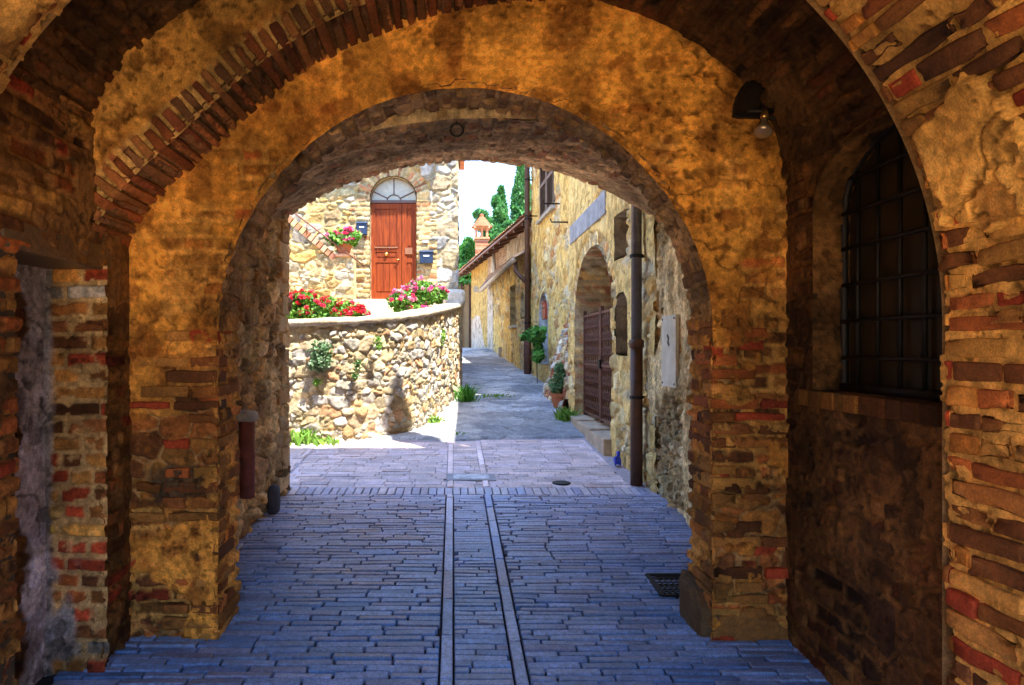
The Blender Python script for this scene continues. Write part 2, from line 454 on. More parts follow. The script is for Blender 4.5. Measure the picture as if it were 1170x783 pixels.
# ------------------------------------------------------------------ camera and measured frame
WPX, HPX, FPX, VX, VY, EYE = 1170.0, 783.0, 780.0, 518.0, 400.0, 1.6
cam = bpy.data.cameras.new('camera'); camo = bpy.data.objects.new('camera', cam); COL.objects.link(camo)
camo.location = (0, 0, EYE); camo.rotation_euler = (math.radians(90), 0, 0)
cam.sensor_fit = 'HORIZONTAL'; cam.sensor_width = 36; cam.lens = FPX / WPX * 36
cam.shift_x = (WPX / 2 - VX) / WPX; cam.shift_y = (VY - HPX / 2) / WPX
cam.clip_start = 0.05; cam.clip_end = 2000
scene.camera = camo
def px(x, y, Y): return ((x - VX) / FPX * Y, Y, EYE + (VY - y) / FPX * Y)
def gz(y):
    y = np.asarray(y, float)
    return np.where(y < 9, 0.0577 * np.maximum(y, -12), np.where(y < 24, 0.519 + 0.075 * (y - 9), 1.644))
def g(y): return float(gz(y))

# ------------------------------------------------------------------ palettes (linear albedo)
GOLD = [(0.52,0.22,0.045),(0.44,0.165,0.03),(0.60,0.29,0.065),(0.24,0.085,0.02),(0.50,0.18,0.045),(0.36,0.17,0.04),(0.56,0.27,0.055),(0.17,0.065,0.02)]
REDS = GOLD + [(0.40,0.11,0.03),(0.34,0.055,0.022)]
DARKB = [(0.075,0.032,0.010),(0.115,0.049,0.014),(0.042,0.018,0.008),(0.15,0.062,0.018),(0.095,0.030,0.010)]  # bricks darkened so the colour carries the chamber's deep shade
RUBIN = [(0.50,0.31,0.135),(0.38,0.22,0.095),(0.56,0.37,0.18),(0.30,0.17,0.08),(0.46,0.24,0.085)]
OLDB = [(0.30,0.115,0.028),(0.21,0.075,0.022),(0.42,0.12,0.03),(0.36,0.055,0.02),(0.42,0.19,0.045),(0.50,0.25,0.055),(0.34,0.15,0.035),(0.15,0.055,0.018)]
GMORT = (0.66,0.35,0.085); DMORT = (0.085,0.040,0.013)
CREAM = [(0.60,0.50,0.32),(0.56,0.45,0.27),(0.62,0.54,0.41),(0.54,0.37,0.18),(0.58,0.52,0.43),(0.52,0.40,0.25),(0.62,0.48,0.27)]
GREYS = [(0.50,0.47,0.42),(0.42,0.41,0.39),(0.55,0.48,0.36),(0.48,0.38,0.24),(0.38,0.36,0.33)]
OCHRE = [(0.66,0.43,0.15),(0.70,0.51,0.22),(0.60,0.36,0.11),(0.68,0.55,0.29),(0.63,0.41,0.16),(0.54,0.27,0.10)]
TERR = [(0.42,0.17,0.08),(0.50,0.24,0.12),(0.36,0.13,0.07),(0.52,0.32,0.19),(0.46,0.27,0.17)]

# ================================================================== GROUND
def ground_sheet():
    ys = np.array([-300, -60, -12, -6, 0, 4, 9, 12, 16, 20, 24, 40, 120, 600], float)
    xs = np.array([-400, -60, -20, -8, -3, 0, 3, 8, 20, 60, 400], float)
    X, Y = np.meshgrid(xs, ys, indexing='ij'); Z = gz(Y) - 0.03
    P = np.stack([X, Y, Z], -1)
    m = plain('warm_bounce_ground', (0.52, 0.35, 0.17), 0.9, 0, 0.25, 2.5, 0.6, 0.01)  # unseen street ground, tinted warm to bounce golden light inwards
    o = skin('ground', P, (np.zeros(X.shape), np.full(P.shape, 0.4)), (0, 0, 1), m, None, vec=True)
    tag(o, kind='structure')
ground_sheet()

class Pavers(MB):
    def brick(s, x0, x1, y0, y1, col, up, bev=0.004, rr=None):
        d = 0.05; e = bev
        tx = random.uniform(-1, 1) * 0.0025; ty = random.uniform(-1, 1) * 0.0025
        def z(x, y, dz): return g(y) + up + dz + tx * (1 if x > (x0+x1)/2 else -1) + ty * (1 if y > (y0+y1)/2 else -1)
        vs = [(x0,y0,g(y0)-d),(x1,y0,g(y0)-d),(x1,y1,g(y1)-d),(x0,y1,g(y1)-d)]
        vs += [(x0,y0,z(x0,y0,-e)),(x1,y0,z(x1,y0,-e)),(x1,y1,z(x1,y1,-e)),(x0,y1,z(x0,y1,-e))]
        vs += [(x0+e,y0+e,z(x0,y0,0)),(x1-e,y0+e,z(x1,y0,0)),(x1-e,y1-e,z(x1,y1,0)),(x0+e,y1-e,z(x0,y1,0))]
        fs = [(0,1,5,4),(1,2,6,5),(2,3,7,6),(3,0,4,7),(4,5,9,8),(5,6,10,9),(6,7,11,10),(7,4,8,11),(8,9,10,11)]
        s.add(vs, fs, col)

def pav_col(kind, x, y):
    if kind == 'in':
        base = [(0.125,0.24,0.50),(0.105,0.21,0.46),(0.17,0.27,0.49),(0.17,0.23,0.40),(0.20,0.31,0.56)]  # blue of the reflected sky put into the brick colour
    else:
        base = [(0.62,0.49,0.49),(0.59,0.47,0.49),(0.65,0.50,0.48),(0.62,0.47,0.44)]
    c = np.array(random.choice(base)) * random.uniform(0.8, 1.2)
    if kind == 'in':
        # bricks turn paler and pinker towards the threshold, more on the left
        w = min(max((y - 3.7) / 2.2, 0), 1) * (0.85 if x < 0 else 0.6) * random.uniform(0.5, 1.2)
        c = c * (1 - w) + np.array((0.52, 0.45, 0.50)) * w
    return tuple(c)

def paving():
    inn = Pavers(); j = 0.011
    y = 1.3; yend = 5.93
    def row(mb, xa, xb, y0, y1, L, kind, joint, amp):
        x = xa - random.random() * L
        while x < xb:
            l = L * random.uniform(0.90, 1.1); x1 = x + l
            a, b = max(x, xa), min(x1, xb)
            if b - a > 0.03:
                jy = random.uniform(-1, 1) * 0.0012
                mb.brick(a + joint/2, b - joint/2, y0 + joint/2 + jy, y1 - joint/2 + jy, pav_col(kind, (a+b)/2, y0), random.uniform(-amp, amp))
            x = x1
    def fill(mb, xa, xb, ya, yb, pitch, L, kind, joint=j, amp=0.004):
        n = max(1, round((yb - ya) / pitch)); p = (yb - ya) / n
        for k in range(n): row(mb, xa, xb, ya + k*p, ya + (k+1)*p, L, kind, joint, amp)
    def border(mb, xc, ya, yb, kind):
        t = ya
        while t < yb:
            l = random.uniform(0.32, 0.5); e = min(t + l, yb)
            c = tuple(np.array(pav_col(kind, xc, t)) * 1.35)
            mb.brick(xc - 0.027, xc + 0.027, t + 0.004, e - 0.004, c, 0.006 + random.uniform(-0.002, 0.002)); t = e
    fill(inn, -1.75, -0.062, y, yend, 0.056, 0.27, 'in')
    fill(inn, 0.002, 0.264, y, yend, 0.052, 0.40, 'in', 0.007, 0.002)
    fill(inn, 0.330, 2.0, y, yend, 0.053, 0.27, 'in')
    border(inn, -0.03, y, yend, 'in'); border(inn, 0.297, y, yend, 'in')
    # threshold course of bricks laid lengthways
    x = -1.75
    while x < 2.0:
        w = random.uniform(0.066, 0.078)
        inn.brick(x + 0.004, x + w - 0.004, 5.94, 6.17, pav_col('in', -1, 5.9), random.uniform(-0.002, 0.003)); x += w
    o = inn.build('brick_paving', M_PAVE); tag(o, kind='structure')
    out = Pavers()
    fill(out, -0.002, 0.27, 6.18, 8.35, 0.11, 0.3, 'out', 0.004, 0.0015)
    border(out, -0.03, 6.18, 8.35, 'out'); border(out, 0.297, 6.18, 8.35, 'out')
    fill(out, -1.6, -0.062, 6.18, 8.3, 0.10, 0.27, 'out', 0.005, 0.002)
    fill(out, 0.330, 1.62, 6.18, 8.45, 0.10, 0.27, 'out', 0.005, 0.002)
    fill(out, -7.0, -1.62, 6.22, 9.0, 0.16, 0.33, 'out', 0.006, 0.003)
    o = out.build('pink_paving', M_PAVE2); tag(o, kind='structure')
    # dark joint bed under the bricks
    m = plain('joint_sand', (0.02, 0.02, 0.028), 0.95, 0, 0.4, 40)
    xs = np.linspace(-2, 2.3, 9); ys = np.linspace(1.3, 6.17, 12)
    X, Y = np.meshgrid(xs, ys, indexing='ij'); P = np.stack([X, Y, gz(Y) - 0.024], -1)
    o = skin('joint_bed', P, (np.zeros(X.shape), np.ones(P.shape)), (0, 0, 1), m, None, vec=True); tag(o, kind='structure')
    m = plain('pale_joint_sand', (0.38, 0.32, 0.34), 0.95, 0, 0.4, 40)
    xs = np.linspace(-7.2, 2.3, 9); ys = np.linspace(6.175, 9.2, 12)
    X, Y = np.meshgrid(xs, ys, indexing='ij'); P = np.stack([X, Y, gz(Y) - 0.010], -1)
    o = skin('joint_bed', P, (np.zeros(X.shape), np.ones(P.shape)), (0, 0, 1), m, None, vec=True); tag(o, kind='structure')
paving()

def alley():
    nu, nv = 170, 760
    X, Y = np.meshgrid(np.linspace(-1.6, 3.2, nu), np.linspace(7.9, 31, nv), indexing='ij')
    P = np.stack([X, Y, gz(Y)], -1)
    n = fbm(P, 1.1, 4, 3); f = fbm(P, 5, 4, 5); e = fbm(P, 0.8, 3, 8)
    # cracks
    h1, c1 = stones(P, X, Y, 0.75, 0.55, 5, [(0.36,0.37,0.39),(0.42,0.42,0.43),(0.31,0.32,0.35),(0.38,0.375,0.375)], (0.15,0.15,0.155), amp=0.018, warp=0.25, norm=2, gap=0.03, mixed=False)
    pale = sst(0.56, 0.64, n) * 0.75
    c = mix(c1, (0.54, 0.52, 0.49), pale)
    c = mix(c, (0.19, 0.20, 0.22), sst(0.5, 0.62, e) * 0.6)
    c = c * (0.7 + 0.6 * f)[..., None]
    h = h1 * 0.7 + 0.03 * (n - 0.5) + 0.012 * (f - 0.5)
    # the surface runs out raggedly over the pink bricks
    edge = 8.45 + 0.55 * (fbm(P, 1.6, 4, 21) - 0.5) + 0.25 * np.clip(X - 0.6, 0, 2) 
    h = np.where(Y < edge, -0.03, h + 0.012 * sst(0, 0.1, Y - edge))
    mask = Y < edge - 0.06
    o = skin('lane', P, (h, c), (0, 0, 1), M_ROAD, None, mask=mask, vec=True); tag(o, kind='structure')
alley()

# ------------------------------------------------------------------ separate brick blocks with chipped, rounded edges (one mesh per part)
def _block_template(n=6):
    ids = {}; fs = []
    def vid(q):
        return ids.setdefault(q, len(ids))
    m = n - 1
    for ax in range(3):
        for side in (0, m):
            for i in range(m):
                for j in range(m):
                    quad = []
                    for (a, b) in ((i, j), (i + 1, j), (i + 1, j + 1), (i, j + 1)):
                        q = [0, 0, 0]; q[ax] = side; q[(ax + 1) % 3] = a; q[(ax + 2) % 3] = b; quad.append(vid(tuple(q)))
                    fs.append(quad if side == m else quad[::-1])
    return np.array([k for k, _ in sorted(ids.items(), key=lambda t: t[1])]), np.array(fs)
TI, TF = _block_template()

def blocks(name, items, parent, mat, r=0.007, rough=0.010):
    """items: (centre, 3 axes, 3 half sizes, colour)"""
    n = len(items)
    c = np.array([i[0] for i in items], float); ax = np.array([i[1] for i in items], float); hf = np.array([i[2] for i in items], float); col = np.array([i[3] for i in items], float)
    a = 1 - np.minimum(r / hf, 0.6)
    lev = np.stack([-np.ones_like(a), -a, -0.35 + 0 * a, 0.35 + 0 * a, a, np.ones_like(a)], 1)          # n,6,3
    T = np.stack([lev[:, TI[:, q], q] for q in range(3)], -1)                                           # n,V,3
    L = T * hf[:, None, :]; inner = (hf - np.minimum(r, 0.6 * hf))[:, None, :]
    q = np.clip(L, -inner, inner); d = L - q; ln = np.maximum(np.linalg.norm(d, axis=-1, keepdims=True), 1e-9)
    nrm = d / ln; L = q + nrm * np.minimum(r, ln)
    W = c[:, None, :] + np.einsum('nvk,nkx->nvx', L, ax); N = np.einsum('nvk,nkx->nvx', nrm, ax)
    W = W + N * (rough * 1.4 * (fbm(W, 24, 3, 5) - 0.5) + rough * 1.6 * (fbm(W, 7, 2, 9) - 0.5) - rough * 1.2 * sst(0.58, 0.68, fbm(W, 17, 2, 13)))[..., None]
    k = 0.62 * fbm(W, 1.25, 4, 201) + 0.38 * fbm(W, 5.0, 4, 203)
    C = col[:, None, :] * (0.50 + 0.95 * sst(0.30, 0.68, k))[..., None] * (0.62 + 0.76 * fbm(W, 22, 4, 15))[..., None]
    F = (TF[None] + (np.arange(n) * len(TI))[:, None, None]).reshape(-1, 4)
    return link_mesh(name, W.reshape(-1, 3), F, mat, parent, C.reshape(-1, 3), True)

# ================================================================== GATEHOUSE (the vaulted passage)
GH = thing('gatehouse', (0, 3.5, 0), 'long dim gateway of brick and golden plaster whose vaults and arches frame the whole view', 'gateway')
A, BZ, CZ = 1.61, 0.95, 2.45            # chamber vault ellipse
def vault_z(x): return CZ + BZ * np.sqrt(np.maximum(1 - (np.asarray(x) / A)**2, 0))
R1, C1, K1 = 1.525, (-0.045, 1.68), 0.94            # entrance arch (width, centre, flattening)
R2, C2 = 1.224, (0.056, 1.68)           # inner arch
YF, YB = 3.35, 3.66                     # inner arch front and back
YE = 6.10                               # exit
YG = -0.90                              # street face of the gate, unseen, set back to dim the chamber
XL, XR = -1.49, 1.79                    # walls of the rear passage

def arch_profile(c, R, zb, step):
    """left jamb up, half circle, right jamb down: returns xz and running length"""
    nj = int((c[1] - zb) / step) + 1; na = int(math.pi * R / step) + 1
    l = [(c[0] - R, zb + (c[1] - zb) * k / nj) for k in range(nj)]
    a = [(c[0] - R * math.cos(math.pi * k / na), c[1] + R * math.sin(math.pi * k / na)) for k in range(na + 1)]
    r = [(c[0] + R, c[1] - (c[1] - zb) * (k + 1) / nj) for k in range(nj)]
    p = np.array(l + a + r)
    s = np.concatenate([[0], np.cumsum(np.linalg.norm(np.diff(p, axis=0), axis=1))])
    return p, s, nj * step

def entrance_arch():
    st = 0.0065
    p, s, _ = arch_profile(C1, R1, -0.15, st)
    p[:, 1] = np.where(p[:, 1] > C1[1], C1[1] + (p[:, 1] - C1[1]) * K1, p[:, 1])
    y0, y1 = 1.15, 2.04
    t = np.linspace(0, 1, int((y1 - y0) / 0.0065))
    S, T = np.meshgrid(s, t, indexing='ij')
    XX = np.repeat(p[:, 0][:, None], len(t), 1); ZZ = np.repeat(p[:, 1][:, None], len(t), 1)
    inarc = ZZ > C1[1] + 0.02
    Hc = np.where(inarc[:, 0], 0.062, 0.072)
    vcoord = np.where(inarc[:, 0], s, p[:, 1])
    j = np.floor(vcoord / Hc + 0.0)
    ex = 0.045 * (hsh(j, 5, 9) - 0.5) + 0.02 * np.sin(s * 3) + 0.014 * (hsh(np.floor(s / 0.013), 2, 5) - 0.5)
    Y = y0 + T * ((y1 + ex)[:, None] - y0)
    P = np.stack([XX, Y, ZZ], -1)
    bed = fbm(P, 14, 4, 8)
    hc = (0.006 * (bed - 0.5) - 0.002, np.asarray(GMORT) * (0.45 + 0.9 * bed)[..., None])
    pl = plaster(P, (0.70,0.37,0.085), (0.44,0.20,0.045), 6, 0.010)
    pm = sst(0.575, 0.595, fbm(P, 2.4, 5, 12) + 0.10 * (XX > 0) * sst(2.0, 2.6, ZZ) * sst(1.9, 1.4, Y))
    pm = pm * sst(1.45, 1.65, ZZ) * sst(2.03, 1.99, Y)
    hc = blend(hc, (pl[0] + 0.020, pl[1]), pm)
    skin('entrance_arch', P, hc, (0, 1.5, 1.6), M_MAS, GH)
    rnd = random.Random(5); items = []
    def course(cx, cz, tx, tz, nx, nz, th):
        y = 1.10 - rnd.random() * 0.2
        while y < 2.03:
            l = rnd.choice((0.12, 0.24, 0.24, 0.25)) * rnd.uniform(0.92, 1.08); e = y + l
            if e > 1.97: e = 2.03 + rnd.uniform(-0.010, 0.028)
            pr = 0.004 + 0.014 * rnd.random() - (0.014 if rnd.random() < 0.1 else 0)
            dep = 0.05; tilt = rnd.uniform(-0.03, 0.03)
            col = np.array(rnd.choice(OLDB + GOLD[:4])) * rnd.uniform(0.6, 1.25)
            t3 = np.array((tx, tilt, tz)); n3 = np.array((nx, 0, nz)); y3 = np.array((-tx * tilt, 1, -tz * tilt))
            items.append((np.array((cx, (y + e) / 2, cz)) + n3 * (pr - dep), (t3, y3, n3), (th / 2, (e - y) / 2 - 0.005, dep), col)); y = e
    z = -0.10
    while z < C1[1] - 0.02:
        th = rnd.uniform(0.056, 0.074)
        for sg in (-1, 1): course(C1[0] + sg * R1, z + th / 2, 0, 1, -sg, 0, th - rnd.uniform(0.010, 0.016))
        z += th + 0.003
    q = p[p[:, 1] > C1[1]]; sq = np.concatenate([[0], np.cumsum(np.linalg.norm(np.diff(q, axis=0), axis=1))]); a_ = 0.02
    while a_ < sq[-1] - 0.02:
        th = rnd.uniform(0.050, 0.066); u = a_ + th / 2
        x0, z0 = np.interp(u - 0.02, sq, q[:, 0]), np.interp(u - 0.02, sq, q[:, 1]); x1, z1 = np.interp(u + 0.02, sq, q[:, 0]), np.interp(u + 0.02, sq, q[:, 1])
        l = math.hypot(x1 - x0, z1 - z0); tx, tz = (x1 - x0) / l, (z1 - z0) / l
        course((x0 + x1) / 2, (z0 + z1) / 2, tx, tz, tz, -tx, th - rnd.uniform(0.008, 0.013)); a_ += th + 0.002
    blocks('entrance_bricks', items, GH, M_MAS)
    yb = np.array([YG, -0.2, 0.5, 1.16]); q = p[::8]
    B = np.stack([np.repeat(q[:, 0][:, None], 4, 1), np.repeat(yb[None], len(q), 0), np.repeat(q[:, 1][:, None], 4, 1)], -1)
    skin('street_vault', B, bricks(B, B[..., 1], B[..., 2], 0.24, 0.07, 7, GOLD, GMORT), (0, 0.5, 1.6), M_MAS, GH)  # unseen stretch of vault, lengthened to cut light from behind
    # returns of the arch towards the chamber
    mb = MB()
    ring = []
    for (x, z) in p[::6]:
        dx, dz = x - C1[0], max(z - C1[1], 0); l = math.hypot(dx, dz)
        k = 1.75 if z <= C1[1] else 2.9
        ring.append(((x + 0.006 * np.sign(dx), z), (C1[0] + dx / l * k if z > C1[1] else (k * np.sign(dx)), z if z <= C1[1] else C1[1] + dz / l * k)))
    vs = []; fs = []
    for a, b in ring: vs += [(a[0], y1 + 0.035, a[1]), (b[0], y1 + 0.035, b[1])]
    for k in range(len(ring) - 1): fs.append((2*k, 2*k+1, 2*k+3, 2*k+2))
    mb.add(vs, fs, (0.3, 0.17, 0.07)); mb.build('arch_back', M_MAS, GH)
    # outer face of the gate behind the camera
    mb = MB(); vs = []; fs = []
    for k, (x, z) in enumerate(p[::6]):
        dx, dz = x - C1[0], z - C1[1]
        if z <= C1[1] + 1e-6: b = (8 * np.sign(dx), z)
        else:
            l = math.hypot(dx, dz); q = min(8 / max(abs(dx) / l, 1e-6), (5.35 - C1[1]) / max(dz / l, 1e-6)); b = (C1[0] + dx / l * q, C1[1] + dz / l * q)
        vs += [(x, YG, z), (b[0], YG, b[1])]
    for k in range(len(vs) // 2 - 1): fs.append((2*k, 2*k+1, 2*k+3, 2*k+2))
    # corners
    mb.add(vs, fs, (0.45, 0.31, 0.15)); mb.build('street_wall', M_MAS, GH)
entrance_arch()

def chamber():
    st = 0.008
    # vault
    n = int(math.pi * 1.35 / st); th = np.linspace(math.pi, 0, n)
    y = np.arange(2.0, YF + 0.03, 0.009)
    TH, Y = np.meshgrid(th, y, indexing='ij')
    X = A * np.cos(TH); Z = CZ + BZ * np.sin(TH)
    d = np.concatenate([[0], np.cumsum(np.hypot(np.diff(A*np.cos(th)), np.diff(BZ*np.sin(th))))])
    S = np.repeat(d[:, None], len(y), 1)
    P = np.stack([X, Y, Z], -1)
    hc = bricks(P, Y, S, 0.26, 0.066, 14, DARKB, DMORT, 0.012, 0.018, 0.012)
    pl = plaster(P, (0.11,0.055,0.017), (0.06,0.03,0.011), 16, 0.014)  # plaster darkened too, shade of the vault put into its colour
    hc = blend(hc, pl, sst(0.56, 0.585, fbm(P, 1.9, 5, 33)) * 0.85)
    hc = (hc[0] * (0.12 + 0.88 * sst(3.35, 3.20, Y)), hc[1])
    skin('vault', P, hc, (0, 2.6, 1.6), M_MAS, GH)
    # left wall with the narrow doorway
    yy = np.arange(2.2, YF + 0.02, 0.007); zz = np.arange(-0.1, 2.62, 0.007)
    Y, Z = np.meshgrid(yy, zz, indexing='ij'); X = np.full(Y.shape, -1.58)
    P = np.stack([X, Y, Z], -1)
    hc = bricks(P, Y, Z, 0.25, 0.072, 19, [tuple(0.55 * q for q in b_) for b_ in OLDB], (0.20,0.095,0.026), 0.012, 0.018, 0.014)  # brick palette scaled down to paint shade on this wall
    pl = plaster(P, (0.20,0.10,0.028), (0.10,0.045,0.015), 22, 0.014)
    hc = blend(hc, pl, sst(0.55, 0.575, fbm(P, 2.2, 5, 43)) * 0.9)
    mask = (Y > 2.46) & (Y < 3.043) & (Z < 1.96)
    hc = (hc[0] * (0.12 + 0.88 * sst(3.35, 3.18, Y)), hc[1])
    skin('side_wall', P, hc, (0, 2.6, 1.6), M_MAS, GH, mask)
    # reveal of the doorway, facing the camera
    xx = np.arange(-2.05, -1.545, 0.006); zz = np.arange(-0.1, 1.98, 0.006)
    X, Z = np.meshgrid(xx, zz, indexing='ij'); Y = np.full(X.shape, 3.05)
    P = np.stack([X, Y, Z], -1)
    hc = bricks(P, X, Z, 0.24, 0.076, 25, OLDB + [(0.36,0.055,0.02),(0.40,0.28,0.05),(0.30,0.26,0.22)], (0.46,0.30,0.13), 0.012, 0.018, 0.014, 0.5)
    pl = plaster(P, (0.30,0.27,0.26), (0.18,0.155,0.15), 27, 0.016)
    pm = np.maximum(sst(0.5, 0.58, fbm(P, 3.5, 4, 51)) * sst(0.75, 0.62, Z) * sst(-1.64, -1.70, X), sst(-1.775, -1.80, X + 0.03 * (fbm(P, 8, 3, 3) - 0.5)))
    hc = blend(hc, pl, pm)
    skin('door_jamb', P, hc, (0, -1, 0), M_MAS, GH, vec=True)
    # plastered blocking of the doorway
    yy = np.arange(2.30, 3.06, 0.007); zz = np.arange(-0.1, 1.98, 0.007)
    Y, Z = np.meshgrid(yy, zz, indexing='ij'); X = np.full(Y.shape, -1.83)
    P = np.stack([X, Y, Z], -1)
    a = plaster(P, (0.40,0.37,0.40), (0.24,0.21,0.22), 61, 0.014); b = bricks(P, Y, Z, 0.25, 0.074, 62, DARKB, DMORT)
    pm = sst(0.46, 0.5, fbm(P, 4, 4, 65) * 0.4 + (Y - 2.55) * 0.9)
    hc = blend(b, a, pm)
    dp = plaster(P, (0.62,0.60,0.66), (0.45,0.42,0.46), 66, 0.018)
    hc = blend(hc, dp, pm * sst(0.55, 0.62, fbm(P, 3, 4, 71)))
    skin('blocked_door', P, hc, (1, 0, 0), M_MAS, GH, vec=True)
    mb = MB(); mb.box(-2.1, -1.565, 2.38, 3.13, 1.96, 2.07, bev=0.012); mb.build('lintel', wood_mat('lintel_wood', (0.16,0.09,0.04), (0.07,0.04,0.02), 'X'), GH)
    mb = MB(); mb.box(-1.95, -1.58, 2.30, 2.46, -0.1, 1.97); mb.build('near_jamb', M_DARK, GH)
    # right wall with the arched window
    yy = np.arange(1.9, YF + 0.02, 0.007); zz = np.arange(-0.1, 2.95, 0.007)
    Y, Z = np.meshgrid(yy, zz, indexing='ij'); X = np.full(Y.shape, 1.63)
    P = np.stack([X, Y, Z], -1)
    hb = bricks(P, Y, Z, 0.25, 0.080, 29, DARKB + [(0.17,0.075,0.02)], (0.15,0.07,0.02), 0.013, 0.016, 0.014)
    hs = stones(P, Y, Z, 0.26, 0.16, 31, DARKB, (0.15,0.07,0.02), 0.022, 0.05)
    hc = blend(hb, hs, sst(0.47, 0.55, fbm(P, 1.7, 3, 77)) * sst(1.4, 1.2, Z))
    pl = plaster(P, (0.16,0.073,0.02), (0.08,0.036,0.012), 32, 0.016)  # dark plaster tone stands in for shade on the window wall
    hc = blend(hc, pl, sst(0.57, 0.595, fbm(P, 2.6, 5, 83)) * 0.9)
    yc, zs, rr, rz = 2.63, 2.20, 0.42, 0.30
    mask = (np.abs(Y - yc) < rr) & (Z > 1.42) & ((Z < zs) | (((Y - yc) / rr)**2 + ((Z - zs) / rz)**2 < 1))
    hc = (hc[0] * (0.12 + 0.88 * sst(3.35, 3.18, Y)), hc[1])
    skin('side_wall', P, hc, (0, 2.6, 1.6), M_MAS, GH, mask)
    # plastered reveal of the window
    prof = [(yc + rr, 1.42 + (zs - 1.42) * k / 80) for k in range(80)] + [(yc + rr * math.cos(a), zs + rz * math.sin(a)) for a in np.linspace(0, math.pi, 100)] + [(yc - rr, zs - (zs - 1.42) * k / 80) for k in range(1, 81)]
    prof = np.array(prof); xs = np.arange(1.600, 1.78, 0.010)
    PY = np.repeat(prof[:, 0][:, None], len(xs), 1); PZ = np.repeat(prof[:, 1][:, None], len(xs), 1); PX = np.repeat(xs[None], len(prof), 0)
    P = np.stack([PX, PY, PZ], -1)
    skin('window_reveal', P, plaster(P, (0.22,0.105,0.028), (0.12,0.055,0.016), 35, 0.010), (1.7, yc, 1.9), M_MAS, GH)
    # brick sill
    mb = MB(); y = yc - rr - 0.06
    while y < yc + rr + 0.05:
        w = random.uniform(0.07, 0.11); mb.box(1.606 - random.random()*0.012, 1.80, y, y + w - 0.008, 1.345, 1.418, tuple(np.array(random.choice(GOLD)) * random.uniform(0.2, 0.45)), bev=0.006); y += w
    mb.build('window_sill', M_MAS, GH)
    # window: glass, frame and grille
    W = MB(); W.prism([tuple(q) for q in prof[::6]], 'x', 1.765, 1.775); gl = W.build('window', M_DARKGLASS, GH)
    fr = MB(); fr.tube([(1.745, a, b) for a, b in prof[::4]] , 0.020, 6)
    fr.box(1.72, 1.762, yc - rr, yc + rr, 1.418, 1.452); fr.build('frame', M_IRON, gl, True)
    gr = MB()
    for yb in (2.25, 2.39, 2.53, 2.67, 2.81, 2.95):
        zt = zs + rz * math.sqrt(1 - ((yb - yc) / rr)**2); gr.tube([(1.747, yb, 1.43), (1.747, yb, zt)], 0.009, 6)
    for zb in (1.565, 1.725, 1.885, 2.045, 2.20, 2.35):
        w = rr if zb < zs else rr * math.sqrt(max(0, 1 - ((zb - zs) / rz)**2)); gr.tube([(1.733, yc - w, zb), (1.733, yc + w, zb)], 0.009, 6)
    gr.build('grille', M_IRON, gl, True)
chamber()

def brick_rib():
    pts = np.array([(-1.62,2.05),(-1.60,2.14),(-1.572,2.21),(-1.40,2.405),(-1.19,2.59),(-.95,2.815),(-.743,2.965),(-.507,3.10),(-.25,3.20),(0,3.27),(.3,3.32),(.62,3.335)])
    # smooth curve through the points
    t = np.concatenate([[0], np.cumsum(np.linalg.norm(np.diff(pts, axis=0), axis=1))])
    s = np.arange(0, t[-1], 0.007); cx = np.interp(s, t, pts[:, 0]); cz = np.interp(s, t, pts[:, 1])
    k = np.ones(41) / 41
    cx = np.convolve(np.pad(cx, 20, 'edge'), k, 'valid'); cz = np.convolve(np.pad(cz, 20, 'edge'), k, 'valid')
    y = np.arange(2.985, YF + 0.02, 0.007)
    S, Y = np.meshgrid(s, y, indexing='ij')
    P = np.stack([np.repeat(cx[:, None], len(y), 1), Y, np.repeat(cz[:, None], len(y), 1)], -1)
    RB = [(0.30,0.09,0.03),(0.36,0.15,0.05),(0.24,0.07,0.03),(0.34,0.12,0.04),(0.20,0.09,0.04)]
    hc = bricks(P, Y * 0 + 0.25 + (Y - 3.0) * 0.3, S, 0.6, 0.060, 91, RB, (0.20,0.11,0.05), 0.014, 0.020, 0.006, 0.0)
    skin('brick_rib', P, hc, (0, 3.2, 1.5), M_MAS, GH)
    r = np.arange(-0.024, 0.55, 0.008)
    tx = np.gradient(cx); tz = np.gradient(cz); l = np.hypot(tx, tz); nx, nz = -tz / l, tx / l
    S, Rr = np.meshgrid(s, r, indexing='ij')
    P = np.stack([cx[:, None] + nx[:, None] * Rr, np.full(S.shape, 3.0), cz[:, None] + nz[:, None] * Rr], -1)
    hb = bricks(P, Rr * 0 + 0.25, S, 0.6, 0.060, 91, RB, (0.50,0.30,0.10), 0.022, 0.010, 0.006, 0.0)
    pl = plaster(P, (0.54,0.27,0.06), (0.32,0.14,0.03), 95, 0.018)
    lim = 0.105 + 0.03 * (fbm(P, 12, 3, 3) - 0.5)
    hc = blend(hb, pl, sst(-0.01, 0.01, Rr - lim))
    skin('rib_face', P, hc, (0, -1, 0), M_MAS, GH, vec=True)
    rnd = random.Random(9); items = []; u = 0.03
    while u < s[-1] - 0.03:
        th = rnd.uniform(0.036, 0.046); k = int(np.searchsorted(s, u))
        t3 = np.array((tx[k] / l[k], 0, tz[k] / l[k])); n3 = np.array((nx[k], 0, nz[k])); rl = rnd.uniform(0.10, 0.125)
        y0 = 2.985 - rnd.uniform(0.002, 0.012); pr = rnd.uniform(0.016, 0.030)
        c3 = np.array((cx[k], 0, cz[k])) + n3 * (rl / 2 - pr); c3[1] = (y0 + 3.37) / 2
        items.append((c3, (t3, np.array((0, 1.0, 0)), n3), (th / 2, (3.37 - y0) / 2, rl / 2), np.array(rnd.choice(RB)) * rnd.uniform(0.45, 1.0)))
        u += 0.060 + rnd.uniform(-0.004, 0.004)
    blocks('rib_bricks', items, GH, M_MAS, r=0.006, rough=0.008)
brick_rib()

